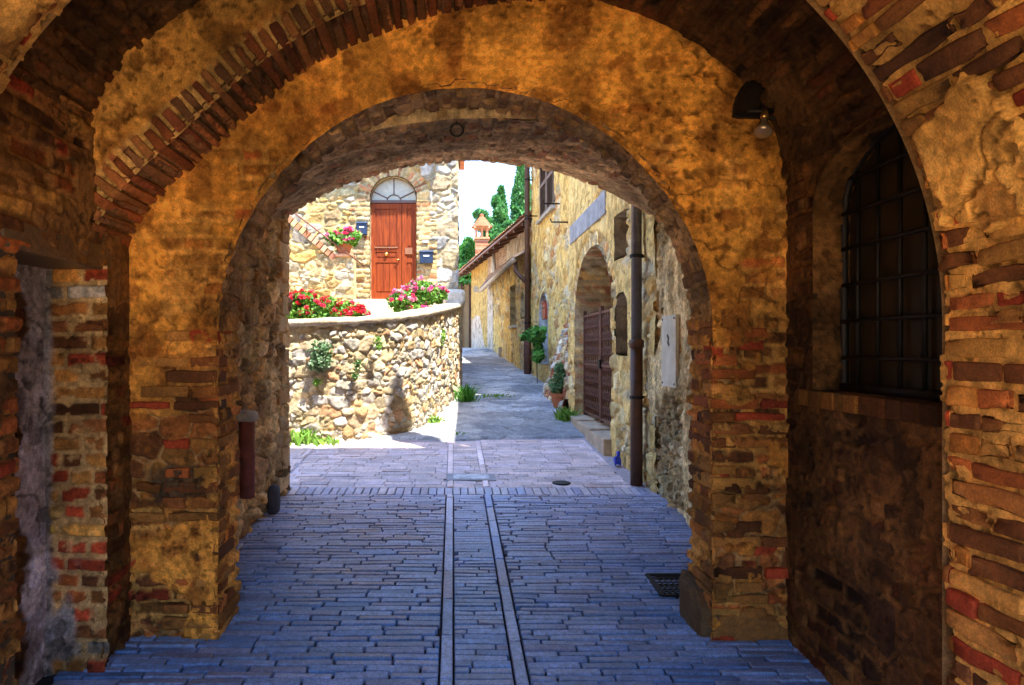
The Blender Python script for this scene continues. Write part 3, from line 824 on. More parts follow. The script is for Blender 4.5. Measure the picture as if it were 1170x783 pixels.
def inner_arch():
    st = 0.0075
    p, s, _ = arch_profile(C2, R2, -0.05, st)
    out = []
    for x, z in p:
        if z <= C2[1] + 1e-6: out.append((-1.62 if x < C2[0] else 1.67, z)); continue
        dx, dz = (x - C2[0]) / R2, (z - C2[1]) / R2
        q = R2
        while True:
            X, Z = C2[0] + dx * q, C2[1] + dz * q
            if X < -1.62 or X > 1.67 or Z > 3.5 or (Z > CZ + 0.1 and Z > float(vault_z(min(max(X, -1.6), 1.6))) + 0.09): break
            q += 0.01
        out.append((X, Z))
    out = np.array(out)
    # snap outline
    t = np.linspace(-0.045, 1, 86)
    T = t[None, :, None]
    XZ = p[:, None, :] * (1 - T) + out[:, None, :] * T
    P = np.stack([XZ[..., 0], np.full(XZ.shape[:2], YF), XZ[..., 1]], -1)
    X, Z = P[..., 0], P[..., 2]
    S = np.repeat(s[:, None], len(t), 1)
    jamb = bricks(P, X, Z, 0.25, 0.074, 101, OLDB, (0.62,0.33,0.085), 0.013, 0.024, 0.016)
    rub = stones(P, X, Z, 0.2, 0.13, 103, GOLD, (0.44,0.26,0.10), 0.022, 0.05)
    hc = blend(jamb, rub, sst(0.57, 0.59, fbm(P, 2.1, 3, 105)))
    pl = plaster(P, (0.72,0.32,0.05), (0.44,0.16,0.025), 107, 0.026)
    lim = 1.62 + 0.7 * (fbm(P, 1.5, 4, 111) - 0.5)
    pm = np.maximum(sst(-0.03, 0.03, Z - lim + 0.45 * (fbm(P, 7, 5, 112) - 0.5)) * (0.86 - 0.5 * sst(0.54, 0.60, fbm(P, 2.4, 5, 118))), sst(0.58, 0.605, fbm(P, 3.3, 5, 113)) * 0.9)
    # grey and black stains on the left pier
    hc = blend(hc, pl, pm)
    c = hc[1]
    d = np.sqrt(((X + 1.36) / 0.14)**2 + ((Z - 0.95) / 0.12)**2) + 0.9 * (fbm(P, 9, 4, 115) - 0.5)
    c = mix(c, (0.055, 0.042, 0.03), sst(1.1, 0.8, d) * 0.85)
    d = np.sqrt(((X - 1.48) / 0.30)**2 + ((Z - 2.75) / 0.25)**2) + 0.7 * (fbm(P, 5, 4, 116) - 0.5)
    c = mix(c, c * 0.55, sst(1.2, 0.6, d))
    hh = hc[0] + 0.030 * (fbm(P, 1.9, 4, 117) - 0.5)
    skin('arch_wall', P, (hh, c), (0, -1, 0), M_MAS, GH, vec=True)
    rnd = random.Random(15); items = []; ex = (np.array((1.0, 0, 0)), np.array((0, 1.0, 0)), np.array((0, 0, 1.0)))
    for sg in (-1, 1):
        z = 0.08; k = 0
        while z < C2[1] - 0.02:
            th = rnd.uniform(0.056, 0.074)
            if rnd.random() < 0.78:
                w = (0.13 if k % 2 else 0.25) * rnd.uniform(0.85, 1.1); yend = rnd.choice((3.46, 3.58, 3.67)) 
                xa = C2[0] + sg * (R2 - rnd.uniform(0.014, 0.026)); xb = xa + sg * w; ya = YF - rnd.uniform(0.016, 0.028)
                col = np.array(rnd.choice(OLDB)) * rnd.uniform(0.6, 1.25)
                items.append((((xa + xb) / 2, (ya + yend) / 2, z + th / 2), ex, (w / 2, (yend - ya) / 2, th / 2 - rnd.uniform(0.005, 0.009)), col))
                if rnd.random() < 0.6:
                    xc = xb + sg * 0.012; w2 = min(rnd.choice((0.12, 0.24)), 0.43 - w)
                    if w2 > 0.05: items.append(((xc + sg * w2 / 2, YF + 0.03 - rnd.uniform(0.004, 0.012), z + th / 2), ex, (w2 / 2, 0.05, th / 2 - rnd.uniform(0.006, 0.010)), np.array(rnd.choice(OLDB)) * rnd.uniform(0.55, 1.2)))
            z += th + 0.002; k += 1
    blocks('pier_bricks', items, GH, M_MAS)
    # soffit of the arch
    y = np.arange(YF - 0.03, YB + 0.012, 0.008)
    S, Y = np.meshgrid(s, y, indexing='ij')
    P = np.stack([np.repeat(p[:, 0][:, None], len(y), 1), Y, np.repeat(p[:, 1][:, None], len(y), 1)], -1)
    Z = P[..., 2]
    a = bricks(P, Y, S, 0.21, 0.075, 121, [(0.38,0.22,0.095),(0.30,0.16,0.07),(0.44,0.26,0.11),(0.24,0.12,0.05)], (0.38,0.23,0.10), 0.010, 0.018, 0.014)
    b = bricks(P, Y, Z, 0.22, 0.077, 123, REDS[:8], GMORT, 0.012, 0.022, 0.018)
    hc = blend(b, a, sst(1.6, 1.9, Z))
    skin('inner_arch', P, hc, (0, 3.5, 1.4), M_MAS, GH)
    # plaster face over the lower vault behind
    xs = np.linspace(-1.0, 1.2, 200); rr = np.linspace(0, 0.45, 40)
    X, Rr = np.meshgrid(xs, rr, indexing='ij')
    P = np.stack([X, np.full(X.shape, YB + 0.035), seg_front(X) + Rr], -1)
    pl = bricks(P, X, Rr, 0.07, 0.25, 127, [(0.52,0.37,0.19),(0.46,0.30,0.14),(0.56,0.42,0.23)], (0.5,0.36,0.2), 0.008, 0.012)
    skin('vault_edge', P, pl, (0, -1, 0), M_MAS, GH, vec=True)
def seg_front(x): return 1.90 + 0.955 * np.sqrt(np.maximum(1 - ((np.asarray(x) - 0.20) / 1.72)**2, 0))
def seg_back(x):
    R = 2.99; return 3.30 - R + np.sqrt(np.maximum(R * R - (np.asarray(x) - 0.15)**2, 0))
inner_arch()

def rear_passage():
    xs = np.arange(XL - 0.03, XR + 0.035, 0.010); y = np.arange(YB + 0.03, YE + 0.01, 0.011)
    X, Y = np.meshgrid(xs, y, indexing='ij'); t = (Y - YB) / (YE - YB); t = t**0.9
    P = np.stack([X, Y, seg_front(X) * (1 - t) + seg_back(X) * t], -1)
    a = bricks(P, Y, X * 1.05, 0.24, 0.085, 131, [(0.44,0.26,0.12),(0.36,0.19,0.085),(0.52,0.31,0.14),(0.38,0.14,0.06)], (0.46,0.29,0.14), 0.012, 0.018, 0.03)
    b = plaster(P, (0.54,0.34,0.16), (0.34,0.19,0.085), 133, 0.022)
    hc = blend(a, b, sst(0.50, 0.54, fbm(P, 2.6, 4, 135)) * 0.8)
    hc = (hc[0] + 0.06 * (fbm(P, 2.0, 4, 137) - 0.5), hc[1])
    skin('exit_vault', P, hc, (0, 5, 1.0), M_MAS, GH)
    for x, sd, zt in ((XL, 141, 3.0), (XR, 151, 3.0)):
        yy = np.arange(YB - 0.02, YE + (0.006 if x < 0 else 0.10), 0.010); zz = np.arange(-0.05, zt, 0.010)
        Y, Z = np.meshgrid(yy, zz, indexing='ij'); P = np.stack([np.full(Y.shape, x), Y, Z], -1)
        pal = RUBIN if x < 0 else [(0.60,0.43,0.20),(0.50,0.33,0.14),(0.66,0.49,0.26),(0.42,0.27,0.12)]
        hs = stones(P, Y, Z, 0.24 if x < 0 else 0.17, 0.15 if x < 0 else 0.11, sd, pal, (0.26,0.18,0.10) if x < 0 else (0.58,0.41,0.19), 0.05 if x < 0 else 0.04, 0.09, 2.6)
        pl = plaster(P, (0.74,0.54,0.26), (0.54,0.36,0.15), sd + 4, 0.05)
        hc = blend(hs, pl, sst(0.5, 0.6, fbm(P, 2.2, 4, sd + 6) + (0 if x < 0 else 0.06)) * (0.35 if x < 0 else 0.85))
        hc = (hc[0] + 0.06 * (fbm(P, 2.4, 4, sd + 8) - 0.5) - 0.02, hc[1])
        skin('passage_wall', P, hc, (0, 5, 1.5), M_MAS, GH)
    # left corner of the exit, neat blocks
    mb = MB(); z = -0.05; k = 0
    while z < 2.95:
        h = random.uniform(0.13, 0.24); d = 0.22 if k % 2 else 0.34
        c = tuple(np.array(random.choice(RUBIN)) * random.uniform(0.9, 1.3))
        mb.box(XL - 0.6, XL + 0.012 + random.random() * 0.015, YE - d, YE + 0.02 + random.random() * 0.012, z, z + h - 0.012, c, bev=0.012); z += h; k += 1
    mb.build('corner_blocks', M_MAS, GH)
    # outer wall over the exit, roof and chimney; solid masses at the sides
    xs = np.linspace(XL, XR, 40); vs = []; fs = []
    for x in xs: vs += [(x, YE + 0.01, float(seg_back(x)) - 0.004), (x, YE + 0.01, 5.3)]
    for k in range(39): fs.append((2*k, 2*k+1, 2*k+3, 2*k+2))
    mb = MB(); mb.add(vs, fs, (0.45, 0.33, 0.18)); mb.box(-7, XL - 0.02, YE - 0.3, YE + 0.008, -0.2, 5.3, (0.45, 0.33, 0.18)); mb.box(XR + 0.035, 2.2, YE - 0.35, YE + 0.45, -0.2, 3.3, (0.6,0.46,0.25)); mb.box(XR + 0.12, 2.4, YE - 0.3, YE + 0.008, 2.2, 5.3, (0.45,0.33,0.18))
    mb.build('lane_wall', M_MAS, GH)
    mb = MB(); mb.box(-7, 7, YG + 0.02, YE, 3.75, 5.3, (0.4, 0.3, 0.17)); mb.box(-7, -2.15, YG + 0.02, YE - 0.35, -0.3, 3.75, (0.3, 0.2, 0.1)); mb.box(2.1, 7, YG + 0.02, YE - 0.35, -0.3, 3.75, (0.3, 0.2, 0.1))
    mb.build('building_core', M_MAS, GH)
    mb = MB(); mb.box(-7.2, 7.2, YG - 0.3, YE + 0.12, 5.3, 5.42, (0.42, 0.17, 0.08)); mb.build('roof', M_MAS, GH)
    mb = MB(); mb.box(1.60, 1.90, 5.62, 5.95, 5.42, 9.15, (0.42, 0.25, 0.13)); mb.box(1.56, 1.94, 5.58, 5.99, 9.15, 9.23, (0.42, 0.17, 0.08)); mb.build('chimney', M_MAS, GH)
    # guard stone and plinth of the right pier
    mb = MB(); rock(mb, (1.255, 3.52, 0.25), (0.062, 0.17, 0.17), 3, 5, 0.36, (0.11, 0.075, 0.04)); mb.build('guard_stone', M_MAS, GH, True)
    mb = MB(); rock(mb, (1.47, 3.40, 0.17), (0.205, 0.085, 0.13), 5, 5, 0.34, (0.22, 0.105, 0.03)); mb.build('plinth', M_MAS, GH, True)
rear_passage()

# ------------------------------------------------------------------ small things inside the passage
def wall_lamp():
    Y = YF - 0.03; x, _, z = px(868, 128, Y)
    T = thing('wall_lamp', (x, Y, z), 'dark hooded lamp with bare reflector bulb, high right on the plastered arch wall', 'lamp')
    mb = MB()
    # arched hood: half dome open below
    vs = []; fs = []; n = 14; m = 8; r = 0.125
    for i in range(m + 1):
        d = 0.13 * math.sin(math.pi / 2 * i / m); q = math.cos(math.pi / 2 * i / m)
        for k in range(n + 1):
            a = math.pi * k / n; vs.append((x + r * math.cos(a) * max(q, 0.5), Y - d, z - 0.02 + 0.19 * math.sin(a) * max(q, 0.5)))
    for i in range(m):
        for k in range(n): fs.append((i*(n+1)+k, i*(n+1)+k+1, (i+1)*(n+1)+k+1, (i+1)*(n+1)+k))
    mb.add(vs, fs); mb.build('hood', M_IRON, T, True)
    mb = MB(); mb.prism([(x - 0.10, z - 0.03)] + [(x + 0.13 * math.cos(a), z - 0.02 + 0.195 * math.sin(a)) for a in np.linspace(math.pi, 0, 13)] + [(x + 0.10, z - 0.03)], 'y', Y - 0.012, Y + 0.02); mb.build('back_plate', M_IRON, T)
    mb = MB(); mb.tube([(x + 0.02, Y - 0.05, z - 0.045), (x + 0.10, Y - 0.05, z - 0.055), (1.64, Y - 0.05, z - 0.06)], 0.010, 8); mb.tube([(x - 0.09, Y - 0.07, z - 0.02), (x + 0.05, Y - 0.07, z - 0.02)], 0.012, 8); mb.build('arm', M_IRON, T, True)
    ax = Vector((-0.25, -0.45, -1)).normalized(); b = Vector((x - 0.012, Y - 0.075, z - 0.035))
    mb = MB(); mb.lathe(b, [(0.0, -0.03), (0.017, -0.028), (0.019, 0.0), (0.017, 0.035)], 14, axis=ax); mb.build('socket', M_BRASS, T, True)
    mb = MB(); mb.lathe(b, [(0.015, 0.03), (0.017, 0.045), (0.024, 0.065), (0.036, 0.09), (0.043, 0.108), (0.043, 0.116), (0.036, 0.124), (0.02, 0.129), (0.0, 0.131)], 20, axis=ax)
    m, nt, bs = new_mat('bulb_glass'); bs.inputs['Base Color'].default_value = (0.36, 0.27, 0.18, 1); bs.inputs['Roughness'].default_value = 0.12; bs.inputs['Metallic'].default_value = 0.55
    mb.build('bulb', m, T, True)
wall_lamp()

def iron_ring():
    Y = YB + 0.02; x, _, z = px(522, 149, Y)
    T = thing('iron_ring', (x, Y, z), 'small iron ring hanging under the crown of the inner arch', 'ring')
    mb = MB(); mb.tube([(x + 0.034 * math.cos(a), Y - 0.006, z + 0.034 * math.sin(a)) for a in np.linspace(0, 2*math.pi, 25)], 0.0055, 8, cap=False); mb.build('ring', M_IRON, T, True)
    mb = MB(); mb.tube([(x, Y + 0.06, z + 0.05), (x, Y - 0.008, z + 0.042), (x, Y - 0.010, z + 0.028), (x, Y, z + 0.03)], 0.006, 6); mb.build('staple', M_IRON, T, True)
iron_ring()

def clay_pipe():
    x, Y = -1.425, 4.72
    T = thing('clay_pipe', (x, Y, 0.5), 'short red clay pipe with a pale lime cap fixed to the left passage wall', 'pipe')
    mb = MB(); mb.lathe((x, Y, 0.58), [(0.050, 0), (0.052, 0.02), (0.052, 0.27), (0.056, 0.275), (0.056, 0.31), (0.053, 0.315), (0.053, 0.53)], 18); mb.build('pipe', M_REDPIPE, T, True)
    mb = MB(); rock(mb, (x - 0.005, Y, 1.145), (0.075, 0.075, 0.042), 9, 3, 0.22); mb.build('cap', M_LIME, T, True)
clay_pipe()

mb = MB(); rock(mb, (-1.425, 5.42, g(5.42) + 0.10), (0.045, 0.07, 0.12), 12, 3, 0.15)
tag(mb.build('kerb_stone', plain('black_stone', (0.05, 0.045, 0.06), 0.7, 0, 0.4, 12), base=(-1.425, 5.42, g(5.42)), smooth=True), 'small dark upright stone at the foot of the left passage wall', 'stone')

def plaque():
    T = thing('wall_plaque', (1.77, 5.5, 1.6), 'tall narrow cream plaque fixed on the rough right passage wall', 'plaque')
    mb = MB(); mb.box(1.735, 1.765, 5.33, 5.69, 1.30, 1.88, bev=0.004); mb.build('panel', M_CREAM, T)
    mb = MB()
    mb.prism([(5.50, 1.63), (5.53, 1.66), (5.515, 1.69), (5.545, 1.715), (5.52, 1.73), (5.485, 1.70), (5.50, 1.67), (5.475, 1.64)], 'x', 1.730, 1.736)
    mb.build('mark', plain('worn_mark', (0.12, 0.09, 0.06), 0.7), T)
    mb = MB()
    for a in (5.36, 5.66):
        for b in (1.33, 1.85): MB().lathe((1.733, a, b), [(0.008, -0.004), (0.008, 0.004)], 8, axis=(1, 0, 0)).build('screw', M_IRON, T)
plaque()

def drain_grate():
    x, Y = 1.32, 3.98
    T = thing('drain_grate', (x, Y, g(Y)), 'square iron drain grate set in the paving beyond the right pier', 'drain')
    mb = MB(); w = 0.15; zb = g(Y)
    z = lambda y: g(y) + 0.008
    for a in (-w, w):
        mb.add([(x+a-0.012, Y-w, z(Y-w)), (x+a+0.012, Y-w, z(Y-w)), (x+a+0.012, Y+w, z(Y+w)), (x+a-0.012, Y+w, z(Y+w)), (x+a-0.012, Y-w, z(Y-w)-.03), (x+a+0.012, Y-w, z(Y-w)-.03), (x+a+0.012, Y+w, z(Y+w)-.03), (x+a-0.012, Y+w, z(Y+w)-.03)], [(0,1,2,3),(0,1,5,4),(1,2,6,5),(2,3,7,6),(3,0,4,7)])
        mb.box(x - w, x + w, Y + a - 0.012, Y + a + 0.012, z(Y+a) - .03, z(Y+a) + 0.001)
    mb.build('frame', M_IRON, T)
    mb = MB()
    for k in range(9):
        t = -w + 2 * w * (k + 0.5) / 9
        mb.box(x + t - 0.006, x + t + 0.006, Y - w, Y + w, z(Y) - 0.02, z(Y) - 0.001); mb.box(x - w, x + w, Y + t - 0.006, Y + t + 0.006, z(Y+t) - 0.02, z(Y+t) - 0.002)
    mb.build('bars', M_IRON, T)
    mb = MB(); mb.box(x - w, x + w, Y - w, Y + w, zb - 0.016 - 0.009, zb - 0.012); mb.build('pit', plain('black_pit', (0.01, 0.01, 0.012), 0.9), T)
drain_grate()

def slab():
    T = thing('inspection_cover', (0.18, 6.52, g(6.52)), 'pale rectangular stone cover in the paving just outside the passage', 'cover')
    def plate(x0, x1, y0, y1, up, mat, name):
        mb = MB(); d = 0.03
        mb.add([(x0,y0,g(y0)+up),(x1,y0,g(y0)+up),(x1,y1,g(y1)+up),(x0,y1,g(y1)+up),(x0,y0,g(y0)-d),(x1,y0,g(y0)-d),(x1,y1,g(y1)-d),(x0,y1,g(y1)-d)], [(0,1,2,3),(0,1,5,4),(1,2,6,5),(2,3,7,6),(3,0,4,7)]); return mb.build(name, mat, T)
    plate(-0.06, 0.40, 6.40, 6.66, 0.010, plain('stone_rim', (0.33, 0.31, 0.33), 0.7), 'rim')
    plate(0.0, 0.34, 6.44, 6.62, 0.014, plain('worn_white_stone', (0.55, 0.54, 0.56), 0.6, 0, 0.45, 14), 'slab')
    mb = MB(); x, Y = 0.95, 6.1
slab()
mb = MB(); yq = 6.32
mb.lathe((1.0, yq, g(yq)), [(0.0, -0.02), (0.085, -0.02), (0.085, 0.010), (0.075, 0.013), (0.07, 0.009), (0.0, 0.009)], 20)
tag(mb.build('valve_cover', M_IRON, base=(1.0, yq, g(yq))), 'small round dark valve cover in the pink paving right of the pale stone cover', 'cover')

def near_pipe():
    x, y = 1.69, 6.30
    T = thing('drainpipe', (x, y, g(y)), 'thick drainpipe, grey above and rusty brown below, on the right just outside the passage', 'drainpipe')
    mb = MB(); mb.tube([(x, y, 1.66), (x, y, 5.85)], 0.048, 14); mb.build('upper_pipe', M_GREYPIPE, T, True)
    mb = MB(); mb.tube([(x, y, g(y) - 0.02), (x, y, 1.64)], 0.056, 14); mb.lathe((x, y, 1.62), [(0.056, 0), (0.067, 0.005), (0.067, 0.07), (0.056, 0.075)], 14); mb.build('lower_pipe', M_BROWNPIPE, T, True)
    for z in (1.15, 2.45):
        mb = MB(); mb.lathe((x, y, z), [(0.062, 0), (0.062, 0.03), (0.05, 0.03)], 14); mb.box(x, 1.80, y - 0.01, y + 0.01, z + 0.005, z + 0.025); mb.build('bracket', M_IRON, T)
    # cable looping from the pipe to the wall
near_pipe()
mb = MB(); a = px(737, 243, 6.25); b = px(753, 247, 6.12)
mb.tube([(1.72, 6.3, a[2]), (1.76, 6.24, a[2] - 0.025), (1.79, 6.18, a[2] - 0.028), (1.80, 6.08, a[2] + 0.02)], 0.005, 6)
tag(mb.build('cable', M_CREAM, base=(1.72, 6.3, a[2]), smooth=True), 'short pale cable looping from the drainpipe to the arch', 'cable')

def blue_bag():
    y = 7.05; x = 1.69
    T = thing('blue_bag', (x, y, g(y)), 'small bright blue plastic bag lying at the wall beyond the drainpipe', 'bag')
    mb = MB(); rock(mb, (x, y, g(y) + 0.05), (0.035, 0.06, 0.05), 22, 3, 0.7); mb.build('body', M_BLUE, T, True)
    mb = MB(); rock(mb, (x + 0.02, y + 0.02, g(y) + 0.115), (0.018, 0.03, 0.03), 23, 2, 0.6); mb.build('knot', M_BLUE, T, True)
blue_bag()

# ================================================================== generic wall in a local frame
class Frame:
    def __init__(s, a, b):
        s.o = np.array(a, float); d = np.array(b, float) - s.o; s.len = float(np.linalg.norm(d)); s.d = d / s.len
        s.n = np.array((s.d[1], -s.d[0]))   # right-hand normal; caller chooses a,b so that n points to the viewer
    def w(s, a, z, n=0.0):
        a = np.asarray(a, float); z = np.asarray(z, float); n = np.asarray(n, float) + 0 * a
        return np.stack([s.o[0] + s.d[0]*a + s.n[0]*n, s.o[1] + s.d[1]*a + s.n[1]*n, z + 0*a], -1)
    def box(s, mb, a0, a1, z0, z1, n0, n1, col=(1, 1, 1)):
        vs = [s.w(a, z, n).tolist() for z in (z0, z1) for (a, n) in ((a0, n0), (a1, n0), (a1, n1), (a0, n1))]
        mb.add(vs, [(0,3,2,1),(4,5,6,7),(0,1,5,4),(1,2,6,5),(2,3,7,6),(3,0,4,7)], col); return mb

def in_hole(Aa, Z, hole):
    a0, a1, z0, z1, arch = hole
    if not arch: return (Aa > a0) & (Aa < a1) & (Z > z0) & (Z < z1)
    c = (a0 + a1) / 2; r = (a1 - a0) / 2; rise = arch if arch is not True else r; zs = z1 - rise
    return (Aa > a0) & (Aa < a1) & (Z > z0) & ((Z < zs) | (((Aa - c) / r)**2 + ((Z - zs) / rise)**2 < 1))

def hole_profile(hole, n=18):
    a0, a1, z0, z1, arch = hole
    if not arch: return [(a0, z0), (a0, z1), (a1, z1), (a1, z0)]
    c = (a0 + a1) / 2; r = (a1 - a0) / 2; rise = arch if arch is not True else r; zs = z1 - rise
    return [(a0, z0)] + [(c - r * math.cos(math.pi * k / n), zs + rise * math.sin(math.pi * k / n)) for k in range(n + 1)] + [(a1, z0)]

def frame_wall(name, F, z0, z1, step, pat, parent, holes=(), mat=None, a0=0.0, a1=None):
    aa = np.arange(a0, (a1 or F.len) + step * 0.5, step); zz = np.arange(z0, z1 + step * 0.5, step)
    Aa, Z = np.meshgrid(aa, zz, indexing='ij'); P = F.w(Aa, Z)
    mask = np.zeros(Aa.shape, bool)
    for h in holes: mask |= in_hole(Aa, Z, h)
    return skin(name, P, pat(P, Aa, Z), (F.n[0], F.n[1], 0), mat or M_OUT, parent, mask if holes else None, vec=True)

def recess(F, hole, depth, parent, mat, name='reveal', col=(0.4, 0.3, 0.18), pat=None, back=True, front=0.03):
    """reveal surfaces of an opening (grid) and its back"""
    pr = hole_profile(hole); pts = []
    for k in range(len(pr) - 1):
        n = max(2, int(math.hypot(pr[k+1][0]-pr[k][0], pr[k+1][1]-pr[k][1]) / 0.05))
        for q in range(n): pts.append((pr[k][0] + (pr[k+1][0]-pr[k][0])*q/n, pr[k][1] + (pr[k+1][1]-pr[k][1])*q/n))
    pts.append(pr[-1]); pts.append((pr[0][0] + 1e-4, pr[0][1])); pts = np.array(pts)
    nn = np.linspace(front, -depth, max(4, int(depth / 0.04)))
    Aa = np.repeat(pts[:, 0][:, None], len(nn), 1); Z = np.repeat(pts[:, 1][:, None], len(nn), 1); N = np.repeat(nn[None], len(pts), 0)
    P = F.w(Aa, Z, N)
    s = np.concatenate([[0], np.cumsum(np.linalg.norm(np.diff(pts, axis=0), axis=1))]); S = np.repeat(s[:, None], len(nn), 1)
    hc = pat(P, N, S) if pat else plaster(P, col, tuple(np.array(col) * 0.7), 3, 0.01)
    c = F.w((hole[0]+hole[1])/2, (hole[2]+hole[3])/2, -depth/2)
    skin(name, P, hc, c, M_OUT, parent)
    if back:
        mb = MB(); mb.add([F.w(a, z, -depth).tolist() for a, z in hole_profile(hole)], [tuple(range(len(hole_profile(hole))))], col)
        return mb.build(name if back is True else back, mat, parent)

def tiles(name, p0, p1, p2, p3, parent, pitch=0.20, row=0.36, seed=1, toward=(0, 0, 1)):
    """p0-p1 eave edge, p3-p2 ridge edge"""
    p0, p1, p2, p3 = [np.array(p, float) for p in (p0, p1, p2, p3)]
    L = np.linalg.norm(p1 - p0); S = max(np.linalg.norm(p3 - p0), np.linalg.norm(p2 - p1))
    a = np.linspace(0, 1, max(6, int(L / pitch * 10))); b = np.linspace(0, 1, max(6, int(S / 0.06)))
    A_, B_ = np.meshgrid(a, b, indexing='ij')
    P = (p0 * (1-A_[..., None]) + p1 * A_[..., None]) * (1 - B_[..., None]) + (p3 * (1-A_[..., None]) + p2 * A_[..., None]) * B_[..., None]
    u = A_ * L / pitch; v = B_ * S / row; i = np.floor(u); fu = u - i
    j = np.floor(v + 0.25 * hsh(i, 1, seed)); fv = v + 0.25 * hsh(i, 1, seed) - j
    h = 0.055 * np.sqrt(np.maximum(1 - (2 * fu - 1)**2, 0)) + 0.025 * (1 - fv) + 0.02 * (hsh(i, j, seed) - 0.5)
    c = pick(TERR, hsh(i, j, seed + 1)) * (0.75 + 0.5 * hsh(i, j, seed + 2))[..., None]
    c = mix(c, (0.30, 0.27, 0.20), sst(0.5, 0.65, fbm(P, 2.5, 4, seed)) * 0.6)
    return skin(name, P, (h, c), toward, M_OUT, parent, vec=True, smooth=False)

# ================================================================== RIGHT: house with the iron gate
def gate_house():
    T = thing('stone_house', (1.79, 8.2, g(8.2)), 'plastered stone house on the right with an arched gateway closed by an iron gate', 'house')
    F = Frame((1.79, 10.42), (1.79, 5.98)); F.n = np.array((-1.0, 0.0))
    ay = lambda y: 10.42 - y
    gate = (ay(9.90), ay(7.60), g(8) - 0.2, 2.92, 0.85)
    win = (ay(7.45), ay(6.95), 2.58, 3.05, None)
    nic = (ay(7.40), ay(6.92), 1.55, 2.20, 0.15)
    def pat(P, u, v):
        hs = stones(P, u, v, 0.30, 0.17, 201, CREAM[:2] + OCHRE[:5], (0.66,0.46,0.18), 0.04, 0.08, 2.6)
        pl = plaster(P, (0.80,0.56,0.20), (0.64,0.41,0.13), 203, 0.035)
        hc = blend(hs, pl, sst(0.44, 0.54, fbm(P, 1.8, 4, 205) + 0.12 * sst(2.2, 3.0, v)) * 0.95)
        # bricks round the gate arch
        cy = (gate[0] + gate[1]) / 2; rr = np.sqrt(((u - cy) / 1.15)**2 + ((v - 2.07) / 0.85)**2)
        hb = bricks(P, rr * 0.9, np.arctan2(v - 2.07, u - cy) * 1.0, 0.3, 0.085, 207, OCHRE, (0.54,0.42,0.25), 0.010, 0.02, 0.004, 0)
        hc = blend(hc, hb, ((rr < 1.22) & (v > 2.07)).astype(float))
        return hc
    frame_wall('wall', F, -0.1, 5.9, 0.018, pat, T, (gate, win, nic))
    br = lambda P, u, v: bricks(P, u, v, 0.24, 0.07, 211, OCHRE[:4] + TERR[:2], (0.50,0.38,0.22), 0.010, 0.016)
    recess(F, gate, 1.3, T, M_OUT, 'gateway_reveal', (0.30, 0.17, 0.08), pat=br)
    recess(F, win, 0.28, T, M_DARK, 'window_reveal')
    recess(F, nic, 0.22, T, M_DARK, 'niche_reveal')
    mb = MB(); mb.box(3.1, 8, 6.12, 10.42, -0.2, 5.88, (0.5,0.38,0.2)); mb.box(1.83, 3.1, 6.13, 10.40, 3.3, 5.87, (0.5,0.38,0.2)); mb.box(1.9, 3.1, 6.1, 6.85, -0.2, 3.3, (0.5,0.38,0.2)); mb.box(1.86, 3.1, 10.0, 10.44, -0.2, 3.3, (0.5,0.38,0.2))
    mb.build('house_core', M_OUT, T)
    mb = MB(); mb.box(1.60, 8.1, 6.24, 10.45, 5.9, 6.0, (0.42,0.17,0.08)); mb.build('roof', M_OUT, T)
    # grey stone band
    mb = MB(); y = 7.84
    for w in (0.85, 0.7, 0.83):
        mb.box(1.735, 1.80, y, y + w - 0.012, 3.17, 3.44, bev=0.012); y += w
    mb.build('stone_band', M_GREYSTONE, T)
    mb = MB()
    for y0, y1 in ((7.55, 8.35), (8.36, 9.2), (9.21, 9.95)): mb.add([], []); mb.box(1.66, 2.1, y0, y1, g(y0) - 0.1, g(8.9) + 0.13 + 0.03 * (y0 - 8.5), bev=0.015)
    mb.build('doorstep', plain('worn_step', (0.44, 0.33, 0.22), 0.85, 0, 0.3, 9, 0.7, 0.008), T)
gate_house()

def iron_gate():
    T = thing('iron_gate', (1.9, 8.75, 0.7), 'tall rusty wrought iron gate with scrollwork across the arched gateway', 'gate')
    X = 1.90; zb, zt = 0.72, 2.08
    for y0, y1 in ((7.64, 8.74), (8.76, 9.86)):
        fr = MB()
        for y in (y0, y1): fr.box(X - 0.022, X + 0.022, y + (0 if y == y0 else -0.04), y + (0.04 if y == y0 else 0), zb - 0.05, zt + 0.08)
        for z in (zb, (zb + zt) / 2, zt): fr.box(X - 0.015, X + 0.015, y0 + 0.04, y1 - 0.04, z - 0.016, z + 0.016)
        fr.build('frame', M_RUST, T)
        bs = MB(); n = 9
        for k in range(1, n): 
            y = y0 + (y1 - y0) * k / n; bs.tube([(X, y, zb), (X, y, zt), (X, y, zt + 0.05)], [0.009, 0.009, 0.002], 6)
        bs.build('bars', M_RUST, T, True)
        sc = MB()
        for k in range(n):
            yc = y0 + (y1 - y0) * (k + 0.5) / n; w = (y1 - y0) / n * 0.42
            for zc in np.linspace(zb + 0.12, zt - 0.12, 7):
                for sg in (-1, 1):
                    sc.tube([(X - 0.004, yc + sg * w * (1 - 0.75 * t) * math.sin(t * 5.2), zc + sg * 0.075 * (1 - 0.65 * t) * math.cos(t * 5.2)) for t in np.linspace(0, 1, 10)], 0.006, 5)
        sc.build('scrollwork', M_RUST, T, True)
    mb = MB(); mb.box(X - 0.04, X + 0.02, 8.70, 8.80, 1.36, 1.48, bev=0.006); mb.build('lock', M_IRON, T)
iron_gate()

